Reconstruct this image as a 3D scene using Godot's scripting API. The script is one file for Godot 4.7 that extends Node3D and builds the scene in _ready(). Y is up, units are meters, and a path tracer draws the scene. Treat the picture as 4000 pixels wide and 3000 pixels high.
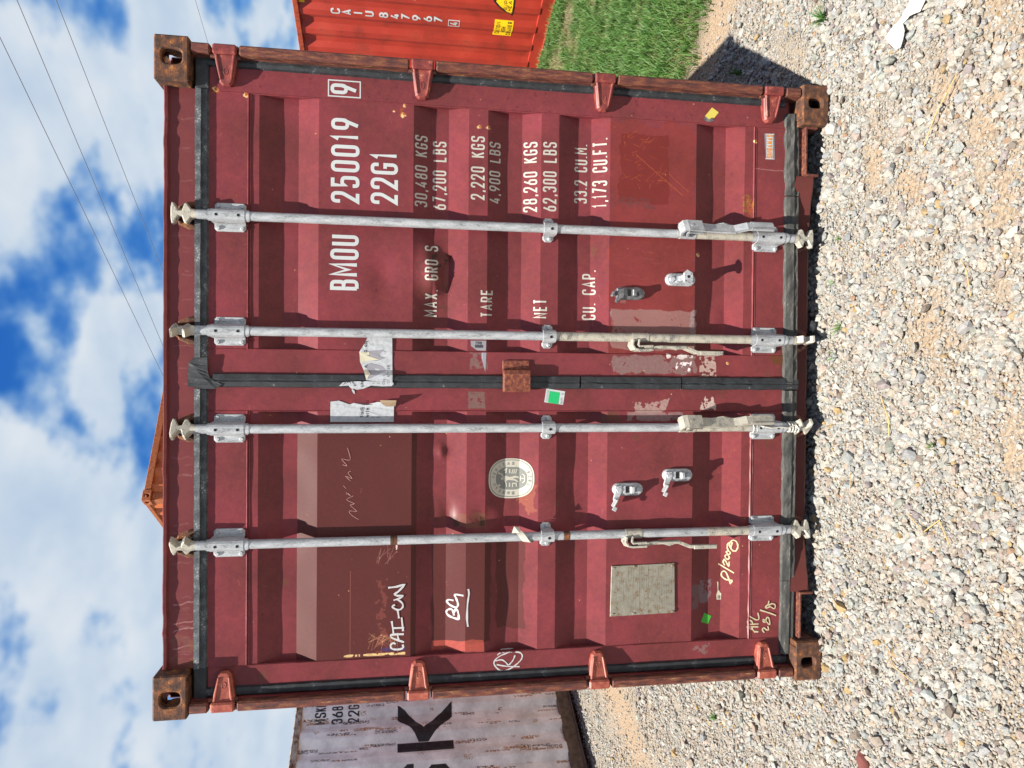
extends Node3D
# A maroon shipping container on gravel, photographed with the camera held sideways.

const W := 2.438
const H := 2.591
const ZD := -0.06            # front face of the door leaves (the corner castings stand at z = 0)
var M := {}
var hole: PackedVector2Array
var dents: Array = []
var soil_noise := FastNoiseLite.new()
var bump_noise := FastNoiseLite.new()

# ------------------------------------------------------------------ mesh collector
class MB:
	var v := PackedVector3Array()
	var n := PackedVector3Array()
	var uv := PackedVector2Array()
	var mode := 0
	func tri(a: Vector3, b: Vector3, c: Vector3) -> void:      # counter-clockwise seen from outside
		var m := (b - a).cross(c - a)
		if m.length_squared() < 1e-18:
			return
		m = m.normalized()
		trin(a, b, c, m, m, m)
	func trin(a: Vector3, b: Vector3, c: Vector3, na: Vector3, nb: Vector3, nc: Vector3) -> void:
		v.append(a); v.append(c); v.append(b)
		n.append(na); n.append(nc); n.append(nb)
	func quad(a: Vector3, b: Vector3, c: Vector3, d: Vector3) -> void:
		tri(a, b, c); tri(a, c, d)
	func facing(pts: Array, out: Vector3) -> void:            # a convex polygon turned to look along out
		var a: Vector3 = pts[0]
		var m: Vector3 = (pts[1] - a).cross(pts[2] - a)
		var flip := m.dot(out) < 0.0
		for i in range(1, pts.size() - 1):
			if flip: tri(a, pts[i + 1], pts[i])
			else: tri(a, pts[i], pts[i + 1])
	func box(c: Vector3, s: Vector3, ch := 0.0, xf := Transform3D.IDENTITY) -> void:
		var h := s * 0.5
		ch = minf(ch, minf(h.x, minf(h.y, h.z)) * 0.9)
		var cc := xf * c
		for ax in 3:
			var b1 := (ax + 1) % 3
			var b2 := (ax + 2) % 3
			for sg in [-1.0, 1.0]:
				var pts := []
				for q in [[-1.0, -1.0], [1.0, -1.0], [1.0, 1.0], [-1.0, 1.0]]:
					var p := Vector3.ZERO
					p[ax] = sg * h[ax]; p[b1] = q[0] * (h[b1] - ch); p[b2] = q[1] * (h[b2] - ch)
					pts.append(xf * (c + p))
				facing(pts, (pts[0] + pts[2]) * 0.5 - cc)
				if ch > 0.0:
					for sg2 in [-1.0, 1.0]:
						var e := []
						for k in [-1.0, 1.0]:
							var p := Vector3.ZERO
							p[ax] = sg * h[ax]; p[b1] = sg2 * (h[b1] - ch); p[b2] = k * (h[b2] - ch)
							e.append(xf * (c + p))
						for k in [1.0, -1.0]:
							var p := Vector3.ZERO
							p[ax] = sg * (h[ax] - ch); p[b1] = sg2 * h[b1]; p[b2] = k * (h[b2] - ch)
							e.append(xf * (c + p))
						facing(e, (e[0] + e[2]) * 0.5 - cc)
		if ch > 0.0:
			for sx in [-1.0, 1.0]:
				for sy in [-1.0, 1.0]:
					for sz in [-1.0, 1.0]:
						var sv := Vector3(sx, sy, sz)
						var e := []
						for ax in 3:
							var p := h - Vector3(ch, ch, ch)
							p[ax] = h[ax]
							e.append(xf * (c + p * sv))
						facing(e, (e[0] as Vector3) - cc)
	func tube(a: Vector3, b: Vector3, ra: float, rb: float, seg := 16, cap := true) -> void:
		var d := (b - a).normalized()
		var u := d.cross(Vector3.RIGHT if absf(d.x) < 0.9 else Vector3.UP).normalized()
		var w := d.cross(u)
		for i in seg:
			var t0 := TAU * i / seg
			var t1 := TAU * (i + 1) / seg
			var n0 := u * cos(t0) + w * sin(t0)
			var n1 := u * cos(t1) + w * sin(t1)
			trin(a + n0 * ra, a + n1 * ra, b + n1 * rb, n0, n1, n1)
			trin(a + n0 * ra, b + n1 * rb, b + n0 * rb, n0, n1, n0)
			if cap:
				tri(a, a + n1 * ra, a + n0 * ra)
				tri(b, b + n0 * rb, b + n1 * rb)
	func cord(pts: Array, r: float, seg := 6) -> void:
		for i in pts.size() - 1:
			tube(pts[i], pts[i + 1], r, r, seg, i == 0 or i == pts.size() - 2)
	func prism(poly: PackedVector2Array, z0: float, z1: float, ch := 0.0, xf := Transform3D.IDENTITY, back := false) -> void:
		if Geometry2D.is_polygon_clockwise(poly):       # Godot calls y-up counter-clockwise polygons clockwise
			pass
		var area := 0.0
		for i in poly.size():
			var p := poly[i]
			var q := poly[(i + 1) % poly.size()]
			area += p.x * q.y - q.x * p.y
		if area < 0.0:
			poly = poly.duplicate(); poly.reverse()
		var k := poly.size()
		var inset := poly.duplicate()
		if ch > 0.0:
			for i in k:
				var e0 := (poly[i] - poly[(i + k - 1) % k]).normalized()
				var e1 := (poly[(i + 1) % k] - poly[i]).normalized()
				var m := Vector2(-e0.y, e0.x) + Vector2(-e1.y, e1.x)
				m = m.normalized() if m.length() > 0.01 else Vector2(-e0.y, e0.x)
				var cs := maxf(0.4, m.dot(Vector2(-e0.y, e0.x)))
				inset[i] = poly[i] + m * (ch / cs)
		var ids := Geometry2D.triangulate_polygon(inset)
		for i in range(0, ids.size(), 3):
			var a := inset[ids[i]]; var b := inset[ids[i + 1]]; var c := inset[ids[i + 2]]
			if (b - a).cross(c - a) < 0.0:
				var t := b; b = c; c = t
			tri(xf * Vector3(a.x, a.y, z1), xf * Vector3(b.x, b.y, z1), xf * Vector3(c.x, c.y, z1))
			if back:
				tri(xf * Vector3(a.x, a.y, z0), xf * Vector3(c.x, c.y, z0), xf * Vector3(b.x, b.y, z0))
		for i in k:
			var j := (i + 1) % k
			quad(xf * Vector3(poly[i].x, poly[i].y, z0), xf * Vector3(poly[j].x, poly[j].y, z0), xf * Vector3(poly[j].x, poly[j].y, z1 - ch), xf * Vector3(poly[i].x, poly[i].y, z1 - ch))
			if ch > 0.0:
				quad(xf * Vector3(poly[i].x, poly[i].y, z1 - ch), xf * Vector3(poly[j].x, poly[j].y, z1 - ch), xf * Vector3(inset[j].x, inset[j].y, z1), xf * Vector3(inset[i].x, inset[i].y, z1))
	func sweep(profile: Array, rails: Array, close := false) -> void:   # rails[i] is a list of points, one for each profile point
		pass
	func strip(rows: Array, out: Vector3) -> void:          # rows of points of equal length, skinned; out tells the outside
		for r in rows.size() - 1:
			for i in rows[r].size() - 1:
				var a: Vector3 = rows[r][i]
				var b: Vector3 = rows[r][i + 1]
				var c: Vector3 = rows[r + 1][i + 1]
				var d: Vector3 = rows[r + 1][i]
				if (b - a).cross(d - a).dot(out) >= 0.0 or (b - a).cross(c - a).dot(out) > 0.0:
					quad(a, b, c, d)
				else:
					quad(a, d, c, b)
	func mesh(smooth := false) -> ArrayMesh:
		var t := []
		t.resize(Mesh.ARRAY_MAX)
		t[Mesh.ARRAY_VERTEX] = v
		t[Mesh.ARRAY_NORMAL] = n
		uv.resize(v.size())
		for i in v.size():
			uv[i] = Vector2(v[i].x / 2.438, 1.0 - v[i].y / 2.591) if mode == 0 else Vector2(-v[i].z / 6.1, 1.0 - v[i].y / 2.9)
		t[Mesh.ARRAY_TEX_UV] = uv
		var m := ArrayMesh.new()
		m.add_surface_from_arrays(Mesh.PRIMITIVE_TRIANGLES, t)
		return m

# ------------------------------------------------------------------ scene helpers
func thing(called: String, label: String, category: String, at := Vector3.ZERO, turn := 0.0, group := "") -> Node3D:
	var o := Node3D.new()
	o.name = called
	add_child(o, true)
	o.position = at
	o.rotation.y = turn
	o.set_meta("label", label)
	o.set_meta("category", category)
	if group: o.set_meta("group", group)
	return o

func part(called: String, mb: MB, mat: Material, parent: Node, label := "") -> MeshInstance3D:
	var o := MeshInstance3D.new()
	o.name = called
	o.mesh = mb.mesh()
	o.material_override = mat
	parent.add_child(o, true)
	if label: o.set_meta("label", label)
	return o

func tagged(o: Node, label: String, category: String, group := "") -> void:
	o.set_meta("label", label)
	o.set_meta("category", category)
	if group: o.set_meta("group", group)

func again(o: MeshInstance3D, parent: Node, at: Vector3, called := "") -> MeshInstance3D:
	var c: MeshInstance3D = o.duplicate()
	c.name = called if called else String(o.name).rstrip("0123456789_")
	c.position = at
	parent.add_child(c, true)
	return c

# ------------------------------------------------------------------ surfaces that paint lies on
# a surface maps (p.x, p.y, offset) to a point; breaks are lines of constant p[axis] where it bends
func clip_axis(poly: PackedVector2Array, axis: int, lim: float, above: bool) -> PackedVector2Array:
	var r := PackedVector2Array()
	var k := poly.size()
	for i in k:
		var a := poly[i]
		var b := poly[(i + 1) % k]
		var da := a[axis] - lim
		var db := b[axis] - lim
		if not above:
			da = -da; db = -db
		if da >= 0.0: r.append(a)
		if (da >= 0.0) != (db >= 0.0):
			r.append(a.lerp(b, da / (da - db)))
	return r

func lay(mb: MB, poly: PackedVector2Array, off: float, s: Dictionary) -> void:      # poly convex
	var lo := INF
	var hi := -INF
	for p in poly:
		lo = minf(lo, p[s.axis]); hi = maxf(hi, p[s.axis])
	var cuts := [lo]
	for b in s.breaks:
		if b > lo + 1e-5 and b < hi - 1e-5: cuts.append(b)
	cuts.append(hi)
	for i in cuts.size() - 1:
		var q := poly
		if i > 0: q = clip_axis(q, s.axis, cuts[i], true)
		if i < cuts.size() - 2: q = clip_axis(q, s.axis, cuts[i + 1], false)
		if q.size() < 3: continue
		var mid: float = (cuts[i] + cuts[i + 1]) * 0.5
		var pts := []
		for p in q:
			var g := p
			g[s.axis] = lerpf(p[s.axis], mid, 0.0001)
			pts.append(s.f.call(g, off))
		for j in range(1, pts.size() - 1):
			var m: Vector3 = (pts[j] - pts[0]).cross(pts[j + 1] - pts[0])
			if m.dot(s.out) < 0.0: mb.tri(pts[0], pts[j + 1], pts[j])
			else: mb.tri(pts[0], pts[j], pts[j + 1])

func lay_poly(mb: MB, poly: PackedVector2Array, off: float, s: Dictionary) -> void:
	var ids := Geometry2D.triangulate_polygon(poly)
	for i in range(0, ids.size(), 3):
		lay(mb, PackedVector2Array([poly[ids[i]], poly[ids[i + 1]], poly[ids[i + 2]]]), off, s)

func ribbon(mb: MB, pts: PackedVector2Array, wid: float, off: float, s: Dictionary, closed := false, ragged := 0.0) -> void:
	var k := pts.size()
	var L := PackedVector2Array()
	var R := PackedVector2Array()
	for i in k:
		var e0 := (pts[i] - pts[(i + k - 1) % k]).normalized() if (i > 0 or closed) else Vector2.ZERO
		var e1 := (pts[(i + 1) % k] - pts[i]).normalized() if (i < k - 1 or closed) else Vector2.ZERO
		if e0 == Vector2.ZERO: e0 = e1
		if e1 == Vector2.ZERO: e1 = e0
		var m := Vector2(-e0.y, e0.x) + Vector2(-e1.y, e1.x)
		m = m.normalized() if m.length() > 0.05 else Vector2(-e0.y, e0.x)
		var cs := maxf(0.5, m.dot(Vector2(-e0.y, e0.x)))
		var w := wid * 0.5 * (1.0 + ragged * sin(i * 12.9898 + pts[i].x * 7811.3 + pts[i].y * 3141.7))
		L.append(pts[i] + m * (w / cs))
		R.append(pts[i] - m * (w / cs))
	for i in (k if closed else k - 1):
		var j := (i + 1) % k
		lay(mb, PackedVector2Array([L[i], R[i], R[j]]), off, s)
		lay(mb, PackedVector2Array([L[i], R[j], L[j]]), off, s)

# ------------------------------------------------------------------ block lettering drawn with strokes
# x,y in a unit box; a third number rounds that corner; "o" in front closes the stroke
const GLYPH := {
	"0": ["o0,0,1 0,1,1 1,1,1 1,0,1"], "O": ["o0,0,1 0,1,1 1,1,1 1,0,1"], "1": ["0.05,0.78 0.6,1 0.6,0"],
	"2": ["0,0.7 0,1,1 1,1,1 1,0.6,.6 0,0 1,0"], "3": ["0,0.78 0,1,1 1,1,1 1,0.53,.7 0.4,0.53", "0.4,0.53 1,0.53,.7 1,0,1 0,0,1 0,0.22"],
	"4": ["0.6,1 0,0.22 1,0.22", "0.74,0.52 0.74,0"], "5": ["0.95,1 0.05,1 0.05,0.52 0.2,0.62,.4 1,0.62,1 1,0,1 0,0,1 0,0.2"],
	"6": ["o0,0,1 0,0.58,1 1,0.58,1 1,0,1", "0.03,0.42 0.68,1"], "7": ["0,1 1,1 0.3,0"],
	"8": ["o0.06,0.53,1 0.06,1,1 0.94,1,1 0.94,0.53,1", "o0,0,1 0,0.53,1 1,0.53,1 1,0,1"], "9": ["o0,0.42,1 0,1,1 1,1,1 1,0.42,1", "0.97,0.58 0.32,0"],
	"A": ["0,0 0.5,1 1,0", "0.18,0.27 0.82,0.27"], "B": ["0,0 0,1 0.92,1,1 0.92,0.53,1 0,0.53", "0,0.53 1,0.53,1 1,0,1 0,0"],
	"C": ["1,0.72 1,1,1 0,1,1 0,0,1 1,0,1 1,0.28"], "D": ["o0,0 0,1 1,1,1 1,0,1"], "E": ["1,1 0,1 0,0 1,0", "0,0.52 0.85,0.52"], "F": ["1,1 0,1 0,0", "0,0.52 0.85,0.52"],
	"G": ["1,0.74 1,1,1 0,1,1 0,0,1 1,0,1 1,0.47 0.5,0.47"], "H": ["0,0 0,1", "1,0 1,1", "0,0.52 1,0.52"], "I": ["0.5,0 0.5,1"],
	"K": ["0,0 0,1", "1,1 0,0.4", "0.36,0.6 1,0"], "L": ["0,1 0,0 1,0"], "M": ["0,0 0,1 0.5,0.35 1,1 1,0"], "N": ["0,0 0,1 1,0 1,1"],
	"P": ["0,0 0,1 1,1,1 1,0.44,1 0,0.44"], "R": ["0,0 0,1 1,1,1 1,0.44,1 0,0.44", "0.45,0.44 1,0"],
	"S": ["1,0.75 1,1,1 0,1,1 0,0.54,.8 1,0.46,.8 1,0,1 0,0,1 0,0.25"], "T": ["0,1 1,1", "0.5,1 0.5,0"], "U": ["0,1 0,0,1 1,0,1 1,1"],
	"V": ["0,1 0.5,0 1,1"], "W": ["0,1 0.25,0 0.5,0.7 0.75,0 1,1"], "X": ["0,0 1,1", "0,1 1,0"], "Y": ["0,1 0.5,0.45 1,1", "0.5,0.45 0.5,0"],
	".": ["0.5,0 0.5,0.09"], ",": ["0.7,0.1 0.4,-0.12"], "-": ["0.1,0.5 0.9,0.5"], "[": ["0.8,1 0.3,1 0.3,0 0.8,0"], "]": ["0.2,1 0.7,1 0.7,0 0.2,0"], " ": []}
const WIDE := {"1": 0.62, "I": 0.35, ".": 0.3, ",": 0.38, " ": 0.85, "M": 1.25, "W": 1.35, "A": 1.12, "N": 1.1, "[": 0.6, "]": 0.6, "4": 1.1, "V": 1.1, "X": 1.05}

func stroke_points(txt: String, asp: float) -> PackedVector2Array:
	var raw := []
	for t in txt.split(" ", false):
		var f := t.split_floats(",")
		raw.append(f)
	return PackedVector2Array()

func glyph_paths(ch: String, w: float, h: float, th: float) -> Array:
	var res := []
	for st: String in GLYPH.get(ch, []):
		var closed := st.begins_with("o")
		var body := st.substr(1) if closed else st
		var raw := []
		for t in body.split(" ", false):
			raw.append(t.split_floats(","))
		var P := []
		for f in raw:
			P.append(Vector2(th * 0.5 + f[0] * (w - th), th * 0.5 + f[1] * (h - th)))
		var k := P.size()
		var out := PackedVector2Array()
		for i in k:
			var r: float = raw[i][2] if raw[i].size() > 2 else 0.0
			if r == 0.0 or (not closed and (i == 0 or i == k - 1)):
				out.append(P[i]); continue
			var a: Vector2 = P[(i + k - 1) % k]
			var c: Vector2 = P[(i + 1) % k]
			var p: Vector2 = P[i]
			var rr := minf((w - th) * 0.5 * r, minf(p.distance_to(a), p.distance_to(c)) * 0.5)
			var q0 := p + (a - p).normalized() * rr
			var q1 := p + (c - p).normalized() * rr
			for s in 5:
				var t := s / 4.0
				var x := q0.lerp(p, t).lerp(p.lerp(q1, t), t)
				var arc := x
				if out.size() == 0 or out[-1].distance_to(arc) > 1e-5: out.append(arc)
		if closed and out[0].distance_to(out[-1]) < 1e-5: out.remove_at(out.size() - 1)
		res.append([out, closed])
	return res

func write(mb: MB, txt: String, x0: float, x1: float, y0: float, y1: float, off: float, s: Dictionary, weight := 0.135, gap := 0.3) -> void:
	var h := y1 - y0
	var units := 0.0
	for i in txt.length():
		units += WIDE.get(txt[i], 1.0) + (gap if i < txt.length() - 1 else 0.0)
	var u := (x1 - x0) / units
	var x := x0
	for i in txt.length():
		var w: float = WIDE.get(txt[i], 1.0) * u
		var lift := 0.0
		for gp in glyph_paths(txt[i], w, h, minf(h * weight, w * 0.45)):
			var pts := PackedVector2Array()
			for p: Vector2 in gp[0]: pts.append(Vector2(x, y0) + p)
			ribbon(mb, pts, minf(h * weight, maxf(w * 0.45, h * weight * (0.9 if txt[i] in "I.,1" else 0.0))), off + lift, s, gp[1])
			lift += 0.0003
		x += w + gap * u

func letters(parent: Node, mat: Material, txt: String, x0: float, x1: float, y0: float, y1: float, off: float, s: Dictionary, weight := 0.135, gap := 0.3) -> void:   # one part for each letter
	var units := 0.0
	for i in txt.length():
		units += WIDE.get(txt[i], 1.0) + (gap if i < txt.length() - 1 else 0.0)
	var u := (x1 - x0) / units
	var x := x0
	for i in txt.length():
		var w: float = WIDE.get(txt[i], 1.0) * u
		if txt[i] != " ":
			var mb := MB.new()
			write(mb, txt[i], x, x + w, y0, y1, off, s, weight, 0.0)
			part("letter", mb, mat, parent)
		x += w + gap * u

func tiny(o: Node) -> void: o.set_meta("kind", "stuff")      # print too small to pick apart

func strokes(parent: Node, mat: Material, list: Array, wid: float, off: float, s: Dictionary, ragged := 0.25) -> void:
	for st in list:
		var mb := MB.new()
		hand(mb, [st], wid, off, s, ragged)
		off += 0.0003
		part("chalk_stroke", mb, mat, parent)

func hand(mb: MB, strokes: Array, wid: float, off: float, s: Dictionary, ragged := 0.25) -> void:   # strokes in millimetres
	for st: String in strokes:
		var c := PackedVector2Array()
		for t in st.split(" ", false):
			var f := t.split_floats(",")
			c.append(Vector2(f[0], f[1]) * 0.001)
		var sm := PackedVector2Array()
		for i in c.size() - 1:
			var a := c[maxi(i - 1, 0)]
			var d := c[mini(i + 2, c.size() - 1)]
			for k in 3:
				sm.append(c[i].cubic_interpolate(c[i + 1], a, d, k / 3.0))
		sm.append(c[-1])
		off += 0.0003
		ribbon(mb, sm, wid, off, s, false, ragged)

# ------------------------------------------------------------------ computed textures
func noise(size: int, sd: int, freq: float, oct := 4, cell := false) -> PackedByteArray:
	var f := FastNoiseLite.new()
	f.seed = sd
	f.frequency = freq
	f.fractal_octaves = oct
	f.noise_type = FastNoiseLite.TYPE_CELLULAR if cell else FastNoiseLite.TYPE_SIMPLEX_SMOOTH
	if cell:
		f.cellular_return_type = FastNoiseLite.RETURN_DISTANCE2_SUB
		f.fractal_type = FastNoiseLite.FRACTAL_NONE
	return f.get_seamless_image(size, size).get_data()

func as_texture(bytes: PackedByteArray, w: int, h: int, fmt := Image.FORMAT_RGB8) -> ImageTexture:
	var im := Image.create_from_data(w, h, false, fmt, bytes)
	return ImageTexture.create_from_image(im)

func ramp(size: int, stops: Array, n1: PackedByteArray, n2: PackedByteArray, k: float) -> ImageTexture:
	var g := Gradient.new()
	g.offsets = PackedFloat32Array(stops.map(func(a): return a[0]))
	g.colors = PackedColorArray(stops.map(func(a): return Color8(a[1], a[2], a[3])))
	var lut := PackedByteArray()
	for i in 256:
		var c := g.sample(i / 255.0)
		lut.append(c.r8); lut.append(c.g8); lut.append(c.b8)
	var out := PackedByteArray()
	out.resize(size * size * 3)
	for i in size * size:
		var t := clampi(int(n1[i] + (n2[i] - 128) * k), 0, 255) * 3
		out[i * 3] = lut[t]; out[i * 3 + 1] = lut[t + 1]; out[i * 3 + 2] = lut[t + 2]
	return as_texture(out, size, size)

func triplanar(tex: Texture2D, per_metre: float, rough: float, metal := 0.0, height: Texture2D = null, relief := 0.0) -> StandardMaterial3D:
	var m := StandardMaterial3D.new()
	m.albedo_texture = tex
	m.roughness = rough
	m.metallic = metal
	m.uv1_triplanar = true
	m.uv1_world_triplanar = true
	m.uv1_scale = Vector3.ONE * per_metre
	if height:
		m.heightmap_enabled = true
		m.heightmap_texture = height
		m.heightmap_scale = relief
	return m

func plain(c: Color, rough := 0.6, metal := 0.0) -> StandardMaterial3D:
	var m := StandardMaterial3D.new()
	m.albedo_color = c
	m.roughness = rough
	m.metallic = metal
	return m

# ------------------------------------------------------------------ the weathered maroon paint of the door end, 1 px = 1.6 mm
const FW := 1536
const FH := 1632
var face: Image
var ns: PackedByteArray
var nl: PackedByteArray

func fx(x: float) -> int: return clampi(int(x / W * FW), 0, FW - 1)
func fy(y: float) -> int: return clampi(int((1.0 - y / H) * FH), 0, FH - 1)

func stain_or_shade(x0: float, x1: float, y0: float, y1: float, c: Color, amount: float, ragged := 0.006, holes := 0.0, coarse := 1) -> void:
	var jit := int(ragged / W * FW)
	for j in range(maxi(fy(y1) - jit, 0), mini(fy(y0) + jit, FH - 1)):
		for i in range(maxi(fx(x0) - jit, 0), mini(fx(x1) + jit, FW - 1)):
			var a := ns[(j & 511) * 512 + (i & 511)] / 255.0
			var b := nl[((j * coarse) & 511) * 512 + ((i * coarse) & 511)] / 255.0
			var e := minf(minf(i - fx(x0), fx(x1) - i), minf(j - fy(y1), fy(y0) - j)) + (b - 0.5) * 2.0 * jit
			if e < 0.0: continue
			if holes > 0.0 and b * 0.7 + a * 0.3 < holes: continue
			var k := amount * (0.8 + 0.4 * a) * minf(1.0, (e + 0.6) * 0.7)
			face.set_pixel(i, j, face.get_pixel(i, j).lerp(c, minf(k, 1.0)))

func dot(x: float, y: float, r: float, c: Color, amount: float) -> void:
	var q := int(r / W * FW) + 1
	for j in range(-q, q + 1):
		for i in range(-q, q + 1):
			var px := fx(x) + i
			var py := fy(y) + j
			if px < 0 or py < 0 or px >= FW or py >= FH: continue
			var d := Vector2(i, j).length() / (r / W * FW) + (ns[(py & 511) * 512 + (px & 511)] / 255.0 - 0.5) * 1.2
			if d < 1.0:
				face.set_pixel(px, py, face.get_pixel(px, py).lerp(c, amount * minf(1.0, (1.0 - d) * 3.0)))

func streak(x0: float, y0: float, x1: float, y1: float, wpx: float, c: Color, amount: float) -> void:
	var a := Vector2(x0 / W * FW, (1.0 - y0 / H) * FH)
	var b := Vector2(x1 / W * FW, (1.0 - y1 / H) * FH)
	var n := int(a.distance_to(b)) + 1
	for k in n:
		var p := a.lerp(b, float(k) / n)
		p.x += (nl[(int(p.y * 3.0) & 511) * 512 + (int(x0 * 991.0) & 511)] / 255.0 - 0.5) * wpx * 2.0
		for o in int(ceil(wpx)):
			var px := int(p.x) + o
			var py := int(p.y)
			if px < 0 or py < 0 or px >= FW or py >= FH: continue
			var t := ns[(py & 511) * 512 + ((px * 3) & 511)] / 255.0
			face.set_pixel(px, py, face.get_pixel(px, py).lerp(c, amount * (0.4 + 0.9 * t) * minf(1.0, wpx - o)))

func paint_face() -> ImageTexture:
	ns = noise(512, 5, 0.09, 3)
	nl = noise(512, 6, 0.011, 4)
	var nm := noise(512, 9, 0.035, 4)
	var data := PackedByteArray()
	data.resize(FW * FH * 3)
	var o := 0
	for j in FH:
		var row := (j & 511) * 512
		var row2 := ((j >> 1) & 511) * 512
		var low := clampf((j - FH * 0.62) / (FH * 0.5), 0.0, 1.0)
		for i in FW:
			var a := nl[row2 + ((i >> 1) & 511)] - 128
			var b := nm[row + (i & 511)] - 128
			var c := ns[row + (i & 511)] - 128
			var t := 1.0 + a * 0.0009 + b * 0.0004 + c * 0.0004
			data[o] = clampi(int((113 + low * 2) * t), 0, 255)
			data[o + 1] = clampi(int((53 + low * 2 - a * 0.02) * t), 0, 255)
			data[o + 2] = clampi(int((57 - low * 2 - b * 0.02) * t), 0, 255)
			o += 3
	face = Image.create_from_data(FW, FH, false, Image.FORMAT_RGB8, data)
	var r := RandomNumberGenerator.new()
	r.seed = 77
	var brown := Color8(82, 43, 41)
	var grey := Color8(142, 124, 122)
	var rust := Color8(150, 78, 34)
	var cream := Color8(214, 186, 130)
	var dark := Color8(70, 30, 32)
	# new paint rolled over old lettering
	stain_or_shade(0.165, 1.045, 1.66, 2.106, brown, 0.95, 0.003)
	stain_or_shade(0.205, 0.62, 1.37, 1.60, brown, 0.95, 0.008)
	stain_or_shade(0.245, 0.62, 1.235, 1.345, brown, 0.8, 0.014)
	stain_or_shade(0.172, 0.212, 1.40, 1.598, Color8(176, 82, 66), 0.6, 0.01)
	stain_or_shade(0.178, 0.50, 1.905, 1.908, Color8(150, 95, 85), 0.6, 0.0)
	stain_or_shade(0.178, 0.46, 1.775, 1.80, Color8(150, 84, 74), 0.35, 0.02, 0.55, 3)
	for k in 26:                                          # bared old decal along the left edge
		streak(0.18 + r.randf() * 0.06, 1.72 + r.randf() * 0.12, 0.24 + r.randf() * 0.02, 1.72 + r.randf() * 0.12, 1.0, Color8(216, 170, 120), 0.5)
	stain_or_shade(0.172, 0.181, 1.70, 1.93, cream, 0.9, 0.003, 0.42, 4)
	stain_or_shade(0.19, 0.20, 1.70, 1.79, Color8(60, 54, 110), 0.6, 0.006, 0.45, 4)
	for k in 9: streak(0.52 + r.randf() * 0.05, 1.73 + r.randf() * 0.08, 0.55 + r.randf() * 0.05, 1.73 + r.randf() * 0.08, 1.0, Color8(205, 160, 150), 0.5)
	stain_or_shade(0.606, 0.622, 1.742, 1.774, Color8(225, 205, 200), 0.9, 0.004, 0.5, 5)
	stain_or_shade(0.565, 0.595, 1.732, 1.738, Color8(225, 205, 200), 0.9, 0.003, 0.4, 5)
	# scuffed square on the right door and orange scratches
	stain_or_shade(1.945, 2.215, 0.665, 0.865, Color8(88, 32, 31), 0.6, 0.016)
	stain_or_shade(1.92, 1.955, 0.71, 0.88, Color8(75, 62, 66), 0.6, 0.012, 0.5, 4)
	for k in 55:
		var x := 2.0 + r.randf() * 0.2
		var y := 0.69 + r.randf() * 0.17
		streak(x, y, x + r.randf_range(-0.02, 0.03), y - r.randf_range(-0.01, 0.04), 1.0, Color8(206, 116, 52), r.randf_range(0.3, 0.8))
	streak(2.13, 0.80, 1.975, 0.60, 1.6, Color8(206, 120, 58), 0.7)
	streak(2.06, 0.66, 1.99, 0.575, 1.2, Color8(206, 120, 58), 0.7)
	# glue left by old labels
	stain_or_shade(1.352, 1.512, 0.537, 0.895, grey, 0.9, 0.010, 0.30, 2)
	stain_or_shade(1.40, 1.512, 0.70, 0.895, grey, 0.5, 0.006, 0.36, 3)
	stain_or_shade(1.254, 1.330, 0.537, 0.89, Color8(126, 102, 100), 0.85, 0.012, 0.34, 2)
	stain_or_shade(1.27, 1.30, 0.56, 0.62, Color8(230, 220, 222), 0.9, 0.01, 0.56, 4)
	stain_or_shade(1.32, 1.332, 0.55, 0.66, Color8(205, 195, 192), 0.9, 0.008, 0.45, 3)
	stain_or_shade(1.10, 1.146, 0.655, 0.795, Color8(165, 145, 135), 0.75, 0.018, 0.36, 2)
	stain_or_shade(1.066, 1.10, 0.59, 0.823, Color8(140, 116, 114), 0.8, 0.006, 0.36, 2)
	stain_or_shade(1.247, 1.330, 0.450, 0.521, Color8(176, 156, 146), 0.85, 0.004, 0.47, 5)
	stain_or_shade(1.113, 1.158, 0.448, 0.512, Color8(190, 175, 165), 0.85, 0.014, 0.46, 5)
	stain_or_shade(1.115, 1.18, 1.40, 1.464, Color8(112, 92, 86), 0.8, 0.004, 0.33, 5)
	stain_or_shade(1.27, 1.33, 1.393, 1.457, Color8(118, 100, 96), 0.7, 0.008, 0.42, 5)
	stain_or_shade(0.313, 0.41, 0.446, 0.5, Color8(112, 96, 100), 0.85, 0.014, 0.38, 2)
	stain_or_shade(0.295, 0.392, 0.508, 0.541, Color8(104, 84, 84), 0.8, 0.006, 0.3, 2)
	stain_or_shade(0.115, 0.15, 0.47, 0.53, Color8(120, 100, 98), 0.7, 0.02, 0.5, 4)
	stain_or_shade(1.535, 1.56, 0.835, 0.86, Color8(128, 112, 112), 0.8, 0.002, 0.2, 2)
	# bump mark with bared steel
	stain_or_shade(0.655, 0.705, 1.385, 1.50, Color8(112, 78, 60), 0.6, 0.012, 0.36, 3)
	stain_or_shade(0.66, 0.69, 1.50, 1.515, Color8(72, 48, 36), 0.8, 0.012, 0.46, 3)
	stain_or_shade(0.66, 0.69, 1.395, 1.41, Color8(72, 48, 36), 0.8, 0.012, 0.46, 3)
	stain_or_shade(0.70, 0.80, 1.20, 1.27, Color8(158, 98, 74), 0.5, 0.03, 0.42, 2)
	stain_or_shade(1.50, 1.71, 1.55, 1.66, Color8(88, 50, 44), 0.5, 0.03, 0.45, 2)
	stain_or_shade(1.66, 1.70, 1.55, 1.60, Color8(60, 42, 36), 0.8, 0.02, 0.5, 3)
	stain_or_shade(1.055, 1.10, 0.86, 0.93, Color8(92, 64, 50), 0.55, 0.02, 0.45, 2)
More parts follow.
